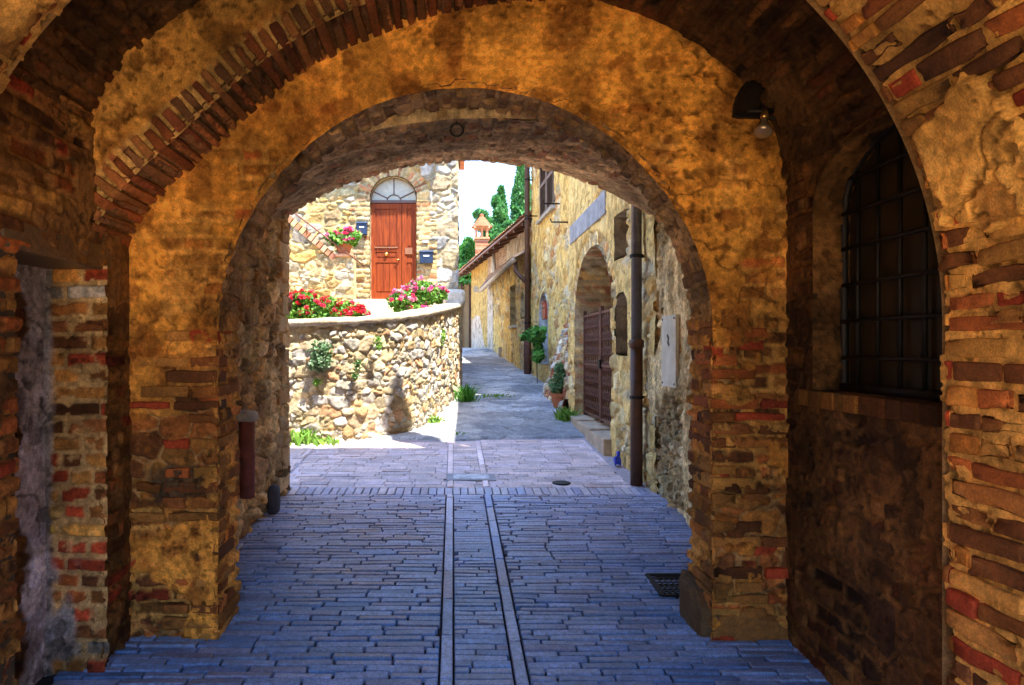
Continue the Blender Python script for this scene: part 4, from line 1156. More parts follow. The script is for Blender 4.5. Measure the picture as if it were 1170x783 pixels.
# ================================================================== RIGHT: tall house with the shutter
def tall_house():
    T = thing('tall_house', (1.84, 13.1, g(13.1)), 'tall ochre stone house on the right with a brown louvred shutter and a whitewashed niche', 'house')
    F = Frame((1.82, 15.85), (2.08, 10.40))
    if F.n[0] > 0: F.n = -F.n
    ay = lambda y: (15.85 - y) / 5.45 * F.len
    nic = (ay(14.75), ay(13.70), 1.30, 2.80, True)
    win = (ay(14.60), ay(13.05), 4.35, 5.75, None)
    def pat(P, u, v):
        hs = stones(P, u, v, 0.34, 0.17, 221, OCHRE + CREAM[:2], (0.70,0.50,0.19), 0.03, 0.08, 2.8)
        pl = plaster(P, (0.82,0.57,0.18), (0.68,0.42,0.11), 223, 0.028)
        hc = blend(hs, pl, sst(0.45, 0.55, fbm(P, 1.6, 4, 225)) * 0.85)
        hb = bricks(P, u, v, 0.26, 0.08, 227, TERR + OCHRE[:2], (0.5,0.4,0.25), 0.012, 0.015)
        hc = blend(hc, hb, ((u > ay(10.85) + 0.1 * (hsh(np.floor(v / 0.24), 1, 2) - 0.5)) & (v > 3)).astype(float))
        return hc
    frame_wall('wall', F, 0.2, 8.4, 0.022, pat, T, (nic, win))
    recess(F, nic, 0.16, T, M_PALEBLUE, 'niche_reveal', (0.62, 0.60, 0.56))
    recess(F, win, 0.12, T, M_DARK, 'window_reveal')
    mb = MB(); mb.box(2.40, 8, 10.44, 15.85, 0, 8.4, (0.5,0.38,0.2)); mb.box(1.87, 2.41, 15.75, 15.86, 0, 8.4, (0.5,0.38,0.2)); mb.build('house_core', M_OUT, T)
    mb = MB(); mb.box(1.5, 8.1, 10.38, 15.9, 8.4, 8.55, (0.42,0.17,0.08)); mb.build('roof', M_OUT, T)
    am = (win[0] + win[1]) / 2
    for a0, a1 in ((win[0] + 0.01, am - 0.005), (am + 0.005, win[1] - 0.01)):
        mb = MB()
        for a in (a0, a1 - 0.07): F.box(mb, a, a + 0.07, 4.37, 5.73, -0.01, 0.04)
        for z in (4.37, 5.02, 5.65): F.box(mb, a0 + 0.07, a1 - 0.07, z, z + 0.08, -0.008, 0.038)
        sh = mb.build('shutter', M_BROWNWOOD, T)
        mb = MB(); z = 4.47
        while z < 5.64:
            if not 4.99 < z < 5.10:
                q = [F.w(a, zz, n).tolist() for (zz, n) in ((z, 0.036), (z + 0.045, -0.004)) for a in (a0 + 0.07, a1 - 0.07)]
                mb.add(q + [(v[0], v[1], v[2] - 0.008) for v in q], [(0,1,3,2),(4,6,7,5),(0,4,5,1),(2,3,7,6)])
            z += 0.055
        mb.build('slats', M_BROWNWOOD, sh)
    mb = MB(); F.box(mb, win[0] - 0.1, win[1] + 0.1, 4.29, 4.345, -0.02, 0.10); mb.build('window_sill', M_LIME, T)
    # iron pegs
    for (a, b, Y) in ((640, 233, 12.6), (646, 254, 11.9), (617, 247, 14.9)):
        z = px(a, b, Y)[2]; mb = MB(); mb.tube([F.w(ay(Y), z, -0.02), F.w(ay(Y), z, 0.30), F.w(ay(Y), z + 0.06, 0.32)], 0.014, 6); mb.build('iron_peg', M_IRON, T, True)
    # battered foot of rough stones
    aa = np.arange(0, 2.75, 0.016); bb = np.linspace(0, 1, 130)
    Aa, B = np.meshgrid(aa, bb, indexing='ij')
    Y = 10.42 + Aa; top = g(11.5) + 0.5 + 1.75 * np.clip(1 - Aa / 2.75, 0.06, 1)**0.9
    z0 = gz(Y) - 0.05; Z = z0 + (top - z0) * B
    out = 0.34 * (1 - B)**1.3 * np.clip((2.75 - Aa) / 0.7, 0, 1)
    P = np.stack([2.08 - 0.0477 * Aa - 0.02 - out, Y, Z], -1)
    hs = stones(P, Aa, Z, 0.20, 0.14, 231, CREAM + TERR[:3] + [(0.6,0.56,0.5)], (0.48,0.36,0.22), 0.06, 0.06, 2.4)
    skin('buttress', P, hs, (-1, 0, 0.3), M_OUT, T, vec=True)
tall_house()

def niche_box():
    x, y = 1.905, 14.22
    T = thing('letter_box', (x, y, 2.35), 'small red box with a dark slot mounted in the whitewashed arched niche', 'letter box')
    mb = MB(); mb.box(x - 0.03, x + 0.14, y - 0.22, y + 0.22, 2.24, 2.58, bev=0.01); mb.build('body', M_REDBOX, T)
    mb = MB(); mb.box(x - 0.035, x - 0.028, y - 0.15, y + 0.15, 2.46, 2.49); mb.build('slot', M_IRON, T)
    mb = MB(); mb.box(x - 0.05, x + 0.14, y - 0.24, y + 0.24, 2.58, 2.61); mb.build('lid', M_REDBOX, T)
niche_box()

GREEN = [(0.05,0.16,0.025),(0.07,0.22,0.03),(0.035,0.11,0.02),(0.10,0.26,0.04),(0.12,0.20,0.04)]
def potted_plant():
    Y = 10.95; x = 1.70
    T = thing('potted_plant', (x, Y, g(Y)), 'bushy green plant in a terracotta pot at the corner beyond the iron gate', 'potted plant')
    z = g(Y) + 0.01
    mb = MB(); mb.lathe((x, Y, z), [(0.0, 0), (0.09, 0), (0.13, 0.18), (0.145, 0.18), (0.15, 0.23), (0.13, 0.23), (0.125, 0.20), (0.0, 0.20)], 22); mb.build('pot', M_TERRA, T)
    V, F, C = leaves(1500, clump([(x, Y, z + 0.38), (x + 0.04, Y, z + 0.50), (x - 0.06, Y - 0.03, z + 0.33), (x, Y, z + 0.62)], [(0.16, 0.16, 0.15), (0.13, 0.13, 0.15), (0.11, 0.11, 0.10), (0.07, 0.07, 0.10)]), 0.032, [(0.11,0.24,0.09),(0.16,0.30,0.12),(0.07,0.16,0.05),(0.24,0.34,0.16)], 5)
    link_mesh('foliage', V, F, M_LEAF, T, C)
    mb = MB()
    for k in range(6): a = k * 1.05; mb.tube([(x, Y, z + 0.25), (x + 0.06 * math.cos(a), Y + 0.06 * math.sin(a), z + 0.45), (x + 0.09 * math.cos(a), Y + 0.09 * math.sin(a), z + 0.5)], 0.006, 5)
    mb.build('stems', M_BARK, T)
potted_plant()

def leafy(name, c, n, clumps, size, pal, seed, label, cat, stems=None, group=None, elong=1.5):
    T = thing(name, c, label, cat, group)
    V, F, C = leaves(n, clump([np.array(c) + k[0] for k in clumps], [k[1] for k in clumps]), size, pal, seed, elong)
    link_mesh('foliage', V, F, M_LEAF, T, C)
    if stems:
        mb = MB()
        for s in stems: mb.tube([np.array(c) + q for q in s], 0.008, 5)
        mb.build('stem', M_BARK, T)
    return T
leafy('fig_shrub', (1.72, 14.0, g(14.0) + 0.05), 260, [((-0.05, -0.2, 1.02), (0.2, 0.28, 0.1)), ((0, 0.1, 0.9), (0.15, 0.3, 0.18)), ((0.02, -0.1, 0.6), (0.1, 0.2, 0.2)), ((-0.12, 0.35, 0.95), (0.16, 0.2, 0.07))], 0.13,
      [(0.10,0.30,0.05),(0.14,0.38,0.06),(0.07,0.22,0.04)], 31, 'leafy green shrub growing under the whitewashed niche beside the brown drainpipe', 'shrub',
      [[(0, 0, -0.05), (0, 0, 0.5), (-0.05, -0.1, 1.0)], [(0, 0, 0), (0.0, 0.1, 0.5), (-0.1, 0.3, 0.95)]], elong=1.15)

# ================================================================== RIGHT, FAR: low house with gutter, chimney and tiled roofs
def low_house():
    T = thing('low_house', (1.7, 20, g(20)), 'low yellow stone house farther up the lane with tiled roofs, gutter and chimney', 'house')
    Fr = Frame((1.30, 23.7), (1.72, 15.9))
    if Fr.n[0] > 0: Fr.n = -Fr.n
    ya = lambda y: (23.7 - y) / 7.8 * Fr.len
    door = (ya(23.55), ya(22.75), 1.4, 3.62, None); trans = (ya(23.5), ya(22.8), 3.70, 4.0, None)
    win = (ya(18.65), ya(17.65), 2.25, 3.32, None); arc = (ya(16.75), ya(16.15), 2.38, 3.02, True)
    def pat(P, u, v):
        hs = stones(P, u, v, 0.36, 0.19, 241, OCHRE + CREAM[:2], (0.60,0.46,0.23), 0.035, 0.08, 2.8)
        pl = plaster(P, (0.82,0.57,0.16), (0.70,0.43,0.10), 243, 0.03)
        hc = blend(hs, pl, sst(0.48, 0.58, fbm(P, 1.4, 4, 245)) * 0.75)
        hb = bricks(P, u, v, 0.26, 0.08, 247, OCHRE[:4] + TERR[3:], (0.55,0.44,0.26), 0.012, 0.015)
        return blend(hc, hb, ((u > ya(16.9)) & (v < 2.4)).astype(float))
    frame_wall('wall', Fr, 0.8, 4.05, 0.03, pat, T, (door, win, arc))
    recess(Fr, win, 0.18, T, M_DARK, 'window_reveal', (0.5, 0.38, 0.2), back=False)
    recess(Fr, arc, 0.2, T, plain('arch_pane', (0.16,0.14,0.11), 0.3), 'window_reveal', (0.5, 0.38, 0.2), back='arched_window')
    recess(Fr, door, 0.2, T, M_OLDWOOD, 'door_reveal', (0.45, 0.38, 0.25), back='door')
    mb = MB(); Fr.box(mb, win[0], win[1], win[2], win[3], -0.19, -0.16); w = mb.build('window', plain('green_grey_pane', (0.16, 0.19, 0.13), 0.25), T)
    mb = MB()
    for a in (win[0], (win[0] + win[1]) / 2 - 0.03, win[1] - 0.06): Fr.box(mb, a, a + 0.06, win[2], win[3], -0.16, -0.12)
    for z in (win[2], win[3] - 0.06): Fr.box(mb, win[0], win[1], z, z + 0.06, -0.16, -0.125)
    mb.build('frame', M_OLDWOOD, w)
    mb = MB(); Fr.box(mb, win[0] - 0.1, win[1] + 0.1, win[2] - 0.07, win[2], -0.1, 0.07); mb.build('window_sill', M_LIME, T)
    mb = MB(); Fr.box(mb, ya(20.6), ya(20.45), g(20.5) - 0.1, g(20.5) + 0.3, 0, 0.12); mb.build('wall_stub', M_LIME, T)
    # lean-to roof and gutter
    E0 = Fr.w(-0.2, 3.72, 0.30); E1 = Fr.w(Fr.len - 0.02, 3.72, 0.30)
    tiles('lean_to_roof', E1, E0, (1.33, 24.0, 4.30), (2.30, 15.9, 4.30), T, seed=5)
    mb = MB(); mb.tube([Fr.w(-0.2, 3.68, 0.33).tolist(), Fr.w(Fr.len + 0.05, 3.68, 0.33).tolist()], 0.065, 8); mb.build('gutter', plain('cream_gutter', (0.46, 0.36, 0.26), 0.5, 0.2), T, True)
    # upper storey
    U = Frame((0.75, 27.8), (2.25, 15.9))
    if U.n[0] > 0: U.n = -U.n
    def patu(P, u, v):
        pl = plaster(P, (0.66,0.56,0.44), (0.58,0.44,0.30), 251, 0.02)
        ye = plaster(P, (0.62,0.42,0.13), (0.55,0.34,0.10), 252, 0.02)
        hb = bricks(P, u, v, 0.26, 0.08, 253, TERR[1:], (0.6,0.46,0.34), 0.012, 0.012)
        hc = blend(pl, hb, sst(0.5, 0.55, fbm(P, 1.1, 3, 255)) * (v > 3.9))
        return blend(hc, ye, ((u < 3.8) & (v > 2.9 - 0.5 * (fbm(P, 1.2, 3, 256) - 0.5) - 1.2 * sst(2.0, 3.2, u))).astype(float))
    frame_wall('upper_wall', U, 1.2, 5.0, 0.04, patu, T)
    mb = MB(); mb.box(2.3, 8, 16.0, 27.5, 1, 4.9, (0.5,0.38,0.2)); mb.build('house_core', M_OUT, T)
    e0 = U.w(-1.2, 4.74, 0.55); e1 = U.w(U.len + 0.02, 4.74, 0.55)
    r0 = U.w(-1.2, 6.2, -3.4); r1 = U.w(U.len + 0.02, 6.2, -3.4)
    tiles('roof', e1, e0, r0, r1, T, seed=9)
    mb = MB(); vs = [(q - np.array((0, 0, 0.06))).tolist() for q in (e0, e1, U.w(U.len, 4.93, -0.1), U.w(-1.2, 4.93, -0.1))]; vs2 = [(np.array(q) + np.array((0, 0, 0.05))).tolist() for q in vs]
    mb.add(vs + vs2, [(0,1,2,3),(4,7,6,5),(0,4,5,1),(1,5,6,2),(2,6,7,3),(3,7,4,0)]); mb.build('eave_boards', wood_mat('eave_wood', (0.34,0.11,0.045), (0.20,0.06,0.03)), T)
    for k in range(14):
        mb = MB(); a = -1.1 + k * 0.95; vs = [U.w(a + q, z, n).tolist() for z, n in ((4.60, 0.5), (4.82, -0.05)) for q in (0, 0.09)] + [U.w(a + q, z, n).tolist() for z, n in ((4.68, 0.5), (4.90, -0.05)) for q in (0, 0.09)]
        mb.add(vs, [(0,1,3,2),(4,6,7,5),(0,4,5,1),(1,5,7,3),(3,7,6,2),(2,6,4,0)])
        mb.build('rafter', M_BROWNWOOD, T)
    # chimney with a lantern top
    cx, cy = 1.12, 27.0
    bx = lambda m, w, z0, z1, c: m.box(cx - w, cx + w, cy - w, cy + w, z0, z1, c)
    mb = MB(); z = 4.9
    while z < 5.95:
        bx(mb, 0.25 + random.uniform(-0.004, 0.004), z, z + 0.075, tuple(np.array(random.choice(TERR)) * 0.75)); z += 0.08
    ch = mb.build('chimney', M_OUT, T)
    mb = MB(); bx(mb, 0.30, 5.95, 6.02, TERR[1])
    for sx in (-1, 0, 1):
        for sy in (-1, 0, 1):
            if sx or sy: mb.box(cx + sx * 0.21 - 0.04, cx + sx * 0.21 + 0.04, cy + sy * 0.21 - 0.04, cy + sy * 0.21 + 0.04, 6.02, 6.38, TERR[1])
    bx(mb, 0.31, 6.38, 6.44, TERR[3]); mb.build('chimney_top', M_OUT, ch)
    mb = MB(); n = 4; mb.lathe((cx, cy, 6.44), [(0.44, 0), (0.40, 0.05), (0.2, 0.3), (0.09, 0.42), (0.09, 0.5), (0.0, 0.56)], 8, (0.30, 0.10, 0.045)); mb.build('cowl', M_OUT, ch)
    mb = MB(); a = px(563, 285, 22.5); b = px(566, 320, 22.0); mb.tube([(a[0] + 0.02, a[1], a[2]), (b[0], b[1], b[2])], 0.055, 8); mb.build('downspout', plain('white_spout', (0.6, 0.58, 0.54), 0.5), T, True)
low_house()

def far_pipe():
    x, y = 1.70, 15.72
    T = thing('drainpipe', (x, y, g(y)), 'thin brown drainpipe running down the corner between the tall house and the low house', 'drainpipe')
    mb = MB(); mb.tube([(x, y, g(y)), (x, y, 8.3)], 0.06, 10); mb.build('pipe', M_BROWNPIPE, T, True)
    mb = MB(); mb.lathe((x, y, g(y)), [(0.08, 0), (0.08, 0.9), (0.06, 0.95)], 10); mb.build('lower_sleeve', M_RUST, T, True)
    mb = MB(); mb.tube([(1.45, 15.98, 3.66), (1.45, 15.9, 3.45), (1.55, 15.8, 3.3), (x, y, 3.15)], 0.055, 8); mb.build('elbow', M_BROWNPIPE, T, True)
    for z in (2.2, 4.6, 5.5):
        mb = MB(); mb.lathe((x, y, z), [(0.07, 0), (0.07, 0.04)], 10); mb.box(x, 1.85, y - 0.01, y + 0.01, z, z + 0.03); mb.build('bracket', M_IRON, T)
far_pipe()

def house_sign():
    y = 26.0; x = 0.94
    T = thing('house_sign', (x, y, 3.9), 'small white plate fixed high on the yellow wall at the end of the lane', 'sign')
    mb = MB(); mb.box(x - 0.16, x + 0.17, y - 0.02, y + 0.01, 3.80, 4.02); mb.build('plate', M_WHITE, T)
house_sign()

def board_gate():
    T = thing('board_fence', (0.2, 28.6, g(28)), 'tall fence of weathered vertical boards closing the end of the lane', 'fence')
    mb = MB(); x = -1.6
    while x < 0.9:
        w = random.uniform(0.16, 0.24); mb.box(x, x + w - 0.03, 28.6, 28.65, 1.6, 4.3 + random.uniform(-0.04, 0.04)); x += w
    mb.build('boards', wood_mat('pale_boards', (0.52, 0.38, 0.20), (0.38, 0.26, 0.13)), T)
    mb = MB()
    for xx in (0.05, 0.33, 0.68): mb.box(xx - 0.035, xx + 0.035, 28.52, 28.6, 1.6, 4.4)
    for z in (2.1, 3.6): mb.box(-1.6, 0.9, 28.66, 28.71, z, z + 0.1)
    mb.build('posts', M_BROWNWOOD, T)
board_gate()

# ================================================================== LEFT: house with the red door
HY = 14.9
def door_house():
    T = thing('door_house', (-2.5, HY, 1.7), 'old stone house on the left with an arched red front door above the curved wall', 'house')
    F = Frame((-7.2, HY), (0.096, HY)); F.n = np.array((0.0, -1.0))
    ax = lambda x: x + 7.2
    d = (ax(-1.815), ax(-0.800), 2.69, 5.39, True)
    dc = (d[0] + d[1]) / 2
    def pat(P, u, v):
        X = P[..., 0]
        SL = [tuple(0.72 * q for q in b_) for b_ in CREAM[:4] + OCHRE[:5]]
        rub = stones(P, u, v, 0.34, 0.20, 261, SL, (0.45,0.34,0.16), 0.040, 0.09, 3.0)
        big = stones(P, u, v, 0.52, 0.34, 263, [tuple(0.78 * q for q in b_) for b_ in GREYS + CREAM[:2]], (0.42,0.33,0.19), 0.04, 0.07, 4.5, 0.06)
        hc = blend(rub, big, sst(-0.02, 0.02, X + 0.62 + 0.3 * (hsh(np.floor(v / 0.31), 3, 1) - 0.5)))
        hb = bricks(P, u, v, 0.34, 0.105, 265, [(0.46,0.34,0.16),(0.42,0.28,0.12),(0.48,0.37,0.20),(0.40,0.18,0.075),(0.42,0.28,0.12)], (0.46,0.36,0.20), 0.012, 0.02)
        side = np.abs(u - dc) - 0.5075
        wq = 0.30 + 0.16 * (hsh(np.floor(v / 0.21), 5, 4) > 0.5)
        hc = blend(hc, hb, ((side < wq) & (v < 4.9)).astype(float))
        rr = np.hypot(u - dc, v - 4.8825)
        ha = bricks(P, rr, np.arctan2(v - 4.8825, u - dc) * 0.6, 0.4, 0.085, 267, [(0.50,0.37,0.18),(0.46,0.31,0.13),(0.42,0.18,0.08),(0.48,0.35,0.19)], (0.46,0.36,0.20), 0.010, 0.02, 0.004, 0)
        hc = blend(hc, ha, ((rr < 0.80) & (v > 4.88)).astype(float))
        return hc
    frame_wall('wall', F, 0.8, 7.4, 0.02, pat, T, (d,), a0=1.8)
    mb = MB(); mb.box(-5.4, 0.05, HY + 0.30, 21, 0.8, 7.4, (0.5,0.4,0.25)); mb.box(-7.2, -5.3, HY, HY + 0.4, 0.8, 7.4, (0.5,0.4,0.25)); mb.box(-1.9, -0.75, HY + 0.2, HY + 0.32, 2.5, 5.6, (0.3,0.2,0.1)); mb.build('house_core', M_OUT, T)
    F2 = Frame((0.085, HY + 0.01), (0.085, 21.0)); F2.n = np.array((1.0, 0.0))
    frame_wall('gable_wall', F2, 0.8, 7.4, 0.04, lambda P, u, v: stones(P, u, v, 0.5, 0.32, 269, GREYS + CREAM[:3], (0.52,0.43,0.28), 0.035, 0.07, 4), T)
    recess(F, d, 0.17, T, M_DARK, 'door_reveal', (0.60, 0.48, 0.30))
    Y = HY + 0.10
    # door: two leaves of unequal width
    root = MB().box(-1.815, -0.80, Y + 0.03, Y + 0.05, 2.69, 4.83).build('door', M_DOOR, T)
    def leaf(x0, x1, panels):
        mb = MB()
        mb.box(x0, x1, Y + 0.008, Y + 0.03, 2.69, 4.82)
        w = 0.10
        for x in (x0 + 0.004, x1 - w): mb.box(x, x + w - 0.004, Y - 0.012, Y + 0.008, 2.70, 4.81)
        for z0, z1 in ((2.70, 2.86), (3.52, 3.62), (3.76, 3.86), (4.70, 4.81)): mb.box(x0 + w, x1 - w, Y - 0.011, Y + 0.008, z0, z1)
        for z0, z1 in panels:
            n = max(1, int((x1 - x0 - 2 * w) / 0.13)); bw = (x1 - x0 - 2*w - 0.06) / n
            for k in range(n): mb.box(x0 + w + 0.03 + k * bw + 0.004, x0 + w + 0.03 + (k+1) * bw - 0.004, Y - 0.002, Y + 0.008, z0 + 0.03, z1 - 0.03)
        return mb.build('door_leaf', M_DOOR, root)
    leaf(-1.81, -1.135, ((2.86, 3.52), (3.62, 3.76), (3.86, 4.70))); leaf(-1.128, -0.805, ((2.86, 3.52), (3.62, 3.76), (3.86, 4.70)))
    mb = MB(); mb.box(-1.73, -1.22, Y - 0.03, Y - 0.011, 3.835, 3.865); mb.box(-1.06, -0.90, Y - 0.028, Y - 0.011, 3.70, 3.84); mb.build('door_moulding', plain('pale_worn_wood', (0.22, 0.09, 0.04), 0.6), root)
    mb = MB(); mb.lathe((-1.47, Y - 0.012, 3.70), [(0.0, 0), (0.035, 0.0), (0.045, 0.02), (0.03, 0.045), (0.0, 0.055)], 14, axis=(0, -1, 0)); mb.build('knob', M_BRASS, root, True); mb = MB(); mb.tube([(-1.19, Y - 0.012, 3.58), (-1.19, Y - 0.05, 3.58), (-1.25, Y - 0.055, 3.57)], 0.012, 8); mb.build('handle', M_BRASS, root, True)
    # fanlight
    cx = -1.3075; r = 0.5075; zc = 4.8825
    arc = [(cx + r * math.cos(a), zc + r * math.sin(a)) for a in np.linspace(0, math.pi, 25)]
    fl = MB().prism(arc, 'y', Y + 0.02, Y + 0.03).build('fanlight', M_PANE, T)
    mb = MB(); mb.tube([(a, Y + 0.005, b) for a, b in arc], 0.022, 6); mb.box(cx - r, cx + r, Y - 0.02, Y + 0.02, zc - 0.055, zc + 0.005)
    mb.tube([(cx + 0.15 * math.cos(a), Y + 0.01, zc + 0.13 * math.sin(a)) for a in np.linspace(0, math.pi, 13)], 0.013, 5)
    for a in (0.42, math.pi / 2, math.pi - 0.42): mb.tube([(cx + 0.15 * math.cos(a), Y + 0.01, zc + 0.13 * math.sin(a)), (cx + r * math.cos(a), Y + 0.01, zc + r * math.sin(a))], 0.013, 5)
    mb.build('glazing_bars', M_BROWNWOOD, fl)
    # threshold and landing steps
    st = plain('pale_sandstone', (0.58, 0.45, 0.26), 0.85, 0, 0.2, 8, 0.6, 0.008)
    mb = MB(); mb.box(-1.87, -0.74, HY - 0.10, HY + 0.12, 2.61, 2.688, bev=0.01); mb.build('threshold', st, T)
    for k, (y0, z) in enumerate(((13.55, 2.61), (13.2, 2.42), (12.85, 2.22), (12.5, 2.02))):
        mb = MB(); mb.box(-1.98, -0.35, y0, y0 + (1.34 if k == 0 else 0.345), 1.2, z, bev=0.012); mb.build('step', st, T)
    mb = MB(); mb.box(-7.3, 0.2, 14.0, 22, 7.4, 7.6, (0.42,0.17,0.08)); mb.box(-7.3, 0.35, 14.45, 22, 7.4, 7.55, (0.42,0.17,0.08)); mb.build('roof', M_OUT, T)
door_house()

def mailbox(name, x, z, w, h, label, y=HY):
    T = thing(name, (x, y, z), label, 'mailbox', 'mailboxes beside the red door')
    mb = MB(); mb.box(x - w/2, x + w/2, y - 0.12, y - 0.02, z, z + h * 0.82, bev=0.006); mb.build('body', M_NAVY, T)
    mb = MB(); mb.prism([(y - 0.01, z + h * 0.82), (y - 0.14, z + h * 0.82), (y - 0.13, z + h * 0.9), (y - 0.01, z + h)], 'x', x - w/2 - 0.01, x + w/2 + 0.01); mb.build('lid', M_NAVY, T)
    mb = MB(); mb.box(x - w * 0.22, x + w * 0.22, y - 0.126, y - 0.12, z + h * 0.48, z + h * 0.58); mb.build('name_plate', M_WHITE, T)
mailbox('mailbox', -1.985, 4.10, 0.23, 0.30, 'dark blue mailbox left of the red door above the potted geraniums')
mailbox('mailbox', -0.585, 3.48, 0.29, 0.30, 'dark blue mailbox right of the red door')
mb = MB(); mb.box(-0.68, -0.54, HY - 0.045, HY - 0.02, 3.93, 3.99)
tag(mb.build('name_plate', M_GREYSTONE, base=(-0.6, HY, 3.96)), 'small grey plate on the stones just above the right mailbox', 'plate')

def stair_wall():
    T = thing('stair_wall', (-2.8, 13.6, 1.7), 'rough stone stair wall with a sloping brick edge left of the red door', 'wall')
    Y = 13.6
    xs = np.arange(-5.6, -1.98, 0.018); zz = np.linspace(0, 1, 150)
    X, B = np.meshgrid(xs, zz, indexing='ij')
    top = np.where(X < -2.42, 3.46 + (-2.42 - X) * 0.85, 3.46); Z = 1.5 + (top - 1.5) * B
    P = np.stack([X, np.full(X.shape, Y), Z], -1)
    skin('wall', P, stones(P, X, Z, 0.34, 0.20, 281, [tuple(0.72 * q for q in b_) for b_ in CREAM[:4] + OCHRE[:5]], (0.45,0.34,0.16), 0.045, 0.09, 3.0), (0, -1, 0), M_OUT, T, vec=True)
    mb = MB(); mb.prism([(-5.6, 1.5), (-1.98, 1.5), (-1.98, 3.45), (-2.42, 3.45), (-5.6, 6.14)], 'y', Y + 0.005, Y + 0.3, (0.5,0.4,0.24)); mb.build('wall_core', M_OUT, T)
    mb = MB(); n = 34
    for k in range(n):
        x = -2.40 - k * 0.085; z = 3.46 + (-2.40 - x) * 0.85
        c = np.array(random.choice(TERR + OCHRE[:2])) * random.uniform(0.6, 0.95)
        a = math.atan(0.85); ca, sa = math.cos(a), math.sin(a)
        vs = [(x + ca*p - sa*q*(-1)*0 - sa*0 - (0)*q, yy, z) for p in (0,) for q in (0,) for yy in (Y,)]
        vs = []
        for yy in (Y - 0.06 - random.random() * 0.015, Y + 0.3):
            for (p, q) in ((-0.044, -0.06), (0.044, -0.06), (0.044, 0.075), (-0.044, 0.075)):
                vs.append((x - p * ca + q * sa * 0.9, yy, z + p * sa + q * ca * 0.9))
        mb.add(vs, [(0,1,2,3),(4,7,6,5),(0,4,5,1),(1,5,6,2),(2,6,7,3),(3,7,4,0)], tuple(c))
    mb.build('brick_edge', M_OUT, T)
    mb = MB(); mb.box(-2.43, -1.99, Y - 0.07, Y + 0.30, 3.455, 3.51, bev=0.012); mb.build('pier_cap', plain('terracotta_cap', (0.48, 0.24, 0.13), 0.85), T)
    mb = MB(); mb.tube([(-5.0, Y - 0.08, 6.05), (-3.26, Y - 0.08, 4.40), (-2.45, Y - 0.08, 3.78), (-1.75, Y - 0.08, 3.25)], 0.016, 8)
    for x, z0, z1 in ((-3.9, 4.7, 5.02), (-2.9, 3.9, 4.14)): mb.tube([(x, Y - 0.08, z0), (x, Y - 0.08, z1)], 0.011, 6)
    mb.build('handrail', M_RUST, T, True)
stair_wall()

def geraniums(name, c, clumps, nl, nf, fpal, seed, label, box=None, pot=None, lsize=0.042, fsize=0.036):
    T = thing(name, c, label, 'flowers', 'geraniums outside the red door house')
    cs = [np.array(k[0]) for k in clumps]; rs = [np.array(k[1]) for k in clumps]
    V, F, C = leaves(nl, clump(cs, rs), lsize, [(0.11,0.29,0.03),(0.17,0.38,0.04),(0.07,0.20,0.025),(0.22,0.42,0.06)], seed, 1.1)
    link_mesh('foliage', V, F, M_LEAF, T, C)
    # flower heads: small balls of petals above the leaves
    r = np.random.default_rng(seed + 1); parts = []
    for k in range(nf):
        q = r.integers(0, len(cs)); d = r.normal(size=3); d[2] = abs(d[2]) * 0.9 + 0.1; d[1] -= 0.45; d /= np.linalg.norm(d)
        p = cs[q] + d * rs[q] * (0.85 + 0.3 * r.random())
        parts.append(leaves(26, clump([p], [(fsize, fsize, fsize * 0.8)]), fsize * 0.75, [fpal[r.integers(0, len(fpal))]], seed * 7 + k, 1.1, var=0.25))
    V, F, C = join(parts); link_mesh('blossoms', V, F, M_LEAF, T, C)
    if box:
        x0, x1, y0, y1, z0, z1 = box; mb = MB(); mb.box(x0, x1, y0, y1, z0, z1 - 0.03, bev=0.01); mb.box(x0 - 0.012, x1 + 0.012, y0 - 0.012, y1 + 0.012, z1 - 0.03, z1, bev=0.006); mb.build('planter', M_TERRA, T)
    if pot:
        x, y, z = pot; mb = MB(); mb.lathe((x, y, z), [(0.0, 0), (0.11, 0), (0.16, 0.17), (0.175, 0.17), (0.175, 0.21), (0.0, 0.20)], 20); mb.build('pot', M_TERRA, T)
RED = [(0.62,0.012,0.03),(0.50,0.008,0.02),(0.65,0.03,0.08)]; PINK = [(0.65,0.06,0.22),(0.68,0.16,0.32),(0.6,0.03,0.10),(0.7,0.35,0.42)]
geraniums('red_geraniums', (-1.7, 8.85, 1.7), [((-2.1, 8.85, 2.04), (0.30, 0.2, 0.20)), ((-1.72, 8.85, 2.10), (0.30, 0.2, 0.22)), ((-1.35, 8.85, 2.04), (0.26, 0.2, 0.17)), ((-2.5, 8.9, 2.1), (0.3, 0.2, 0.2)), ((-1.95, 8.9, 2.24), (0.22, 0.18, 0.12))], 6000, 150, RED, 41,
          'wide mass of red geraniums along the left top of the curved wall', box=(-2.7, -1.15, 8.74, 9.0, 1.75, 1.96))
geraniums('pink_geraniums', (-0.6, 10.4, 1.9), [((-0.78, 10.2, 2.32), (0.20, 0.2, 0.20)), ((-0.50, 10.4, 2.46), (0.26, 0.2, 0.22)), ((-0.28, 10.7, 2.48), (0.2, 0.2, 0.14)), ((-0.62, 10.3, 2.2), (0.25, 0.2, 0.16))], 4400, 95, PINK, 43,
          'loose pink geraniums behind the curved wall in front of the red door', box=(-0.95, -0.2, 10.28, 10.56, 1.85, 2.12))
geraniums('potted_geraniums', (-2.2, 13.72, 3.51), [((-2.30, 13.70, 3.86), (0.30, 0.26, 0.12)), ((-2.12, 13.70, 3.90), (0.26, 0.24, 0.13)), ((-2.2, 13.70, 3.78), (0.32, 0.26, 0.10))], 1500, 26, PINK[:3], 47,
          'pink geraniums overflowing a clay pot on the stair pier left of the red door', pot=(-2.2, 13.72, 3.51), lsize=0.07, fsize=0.055)

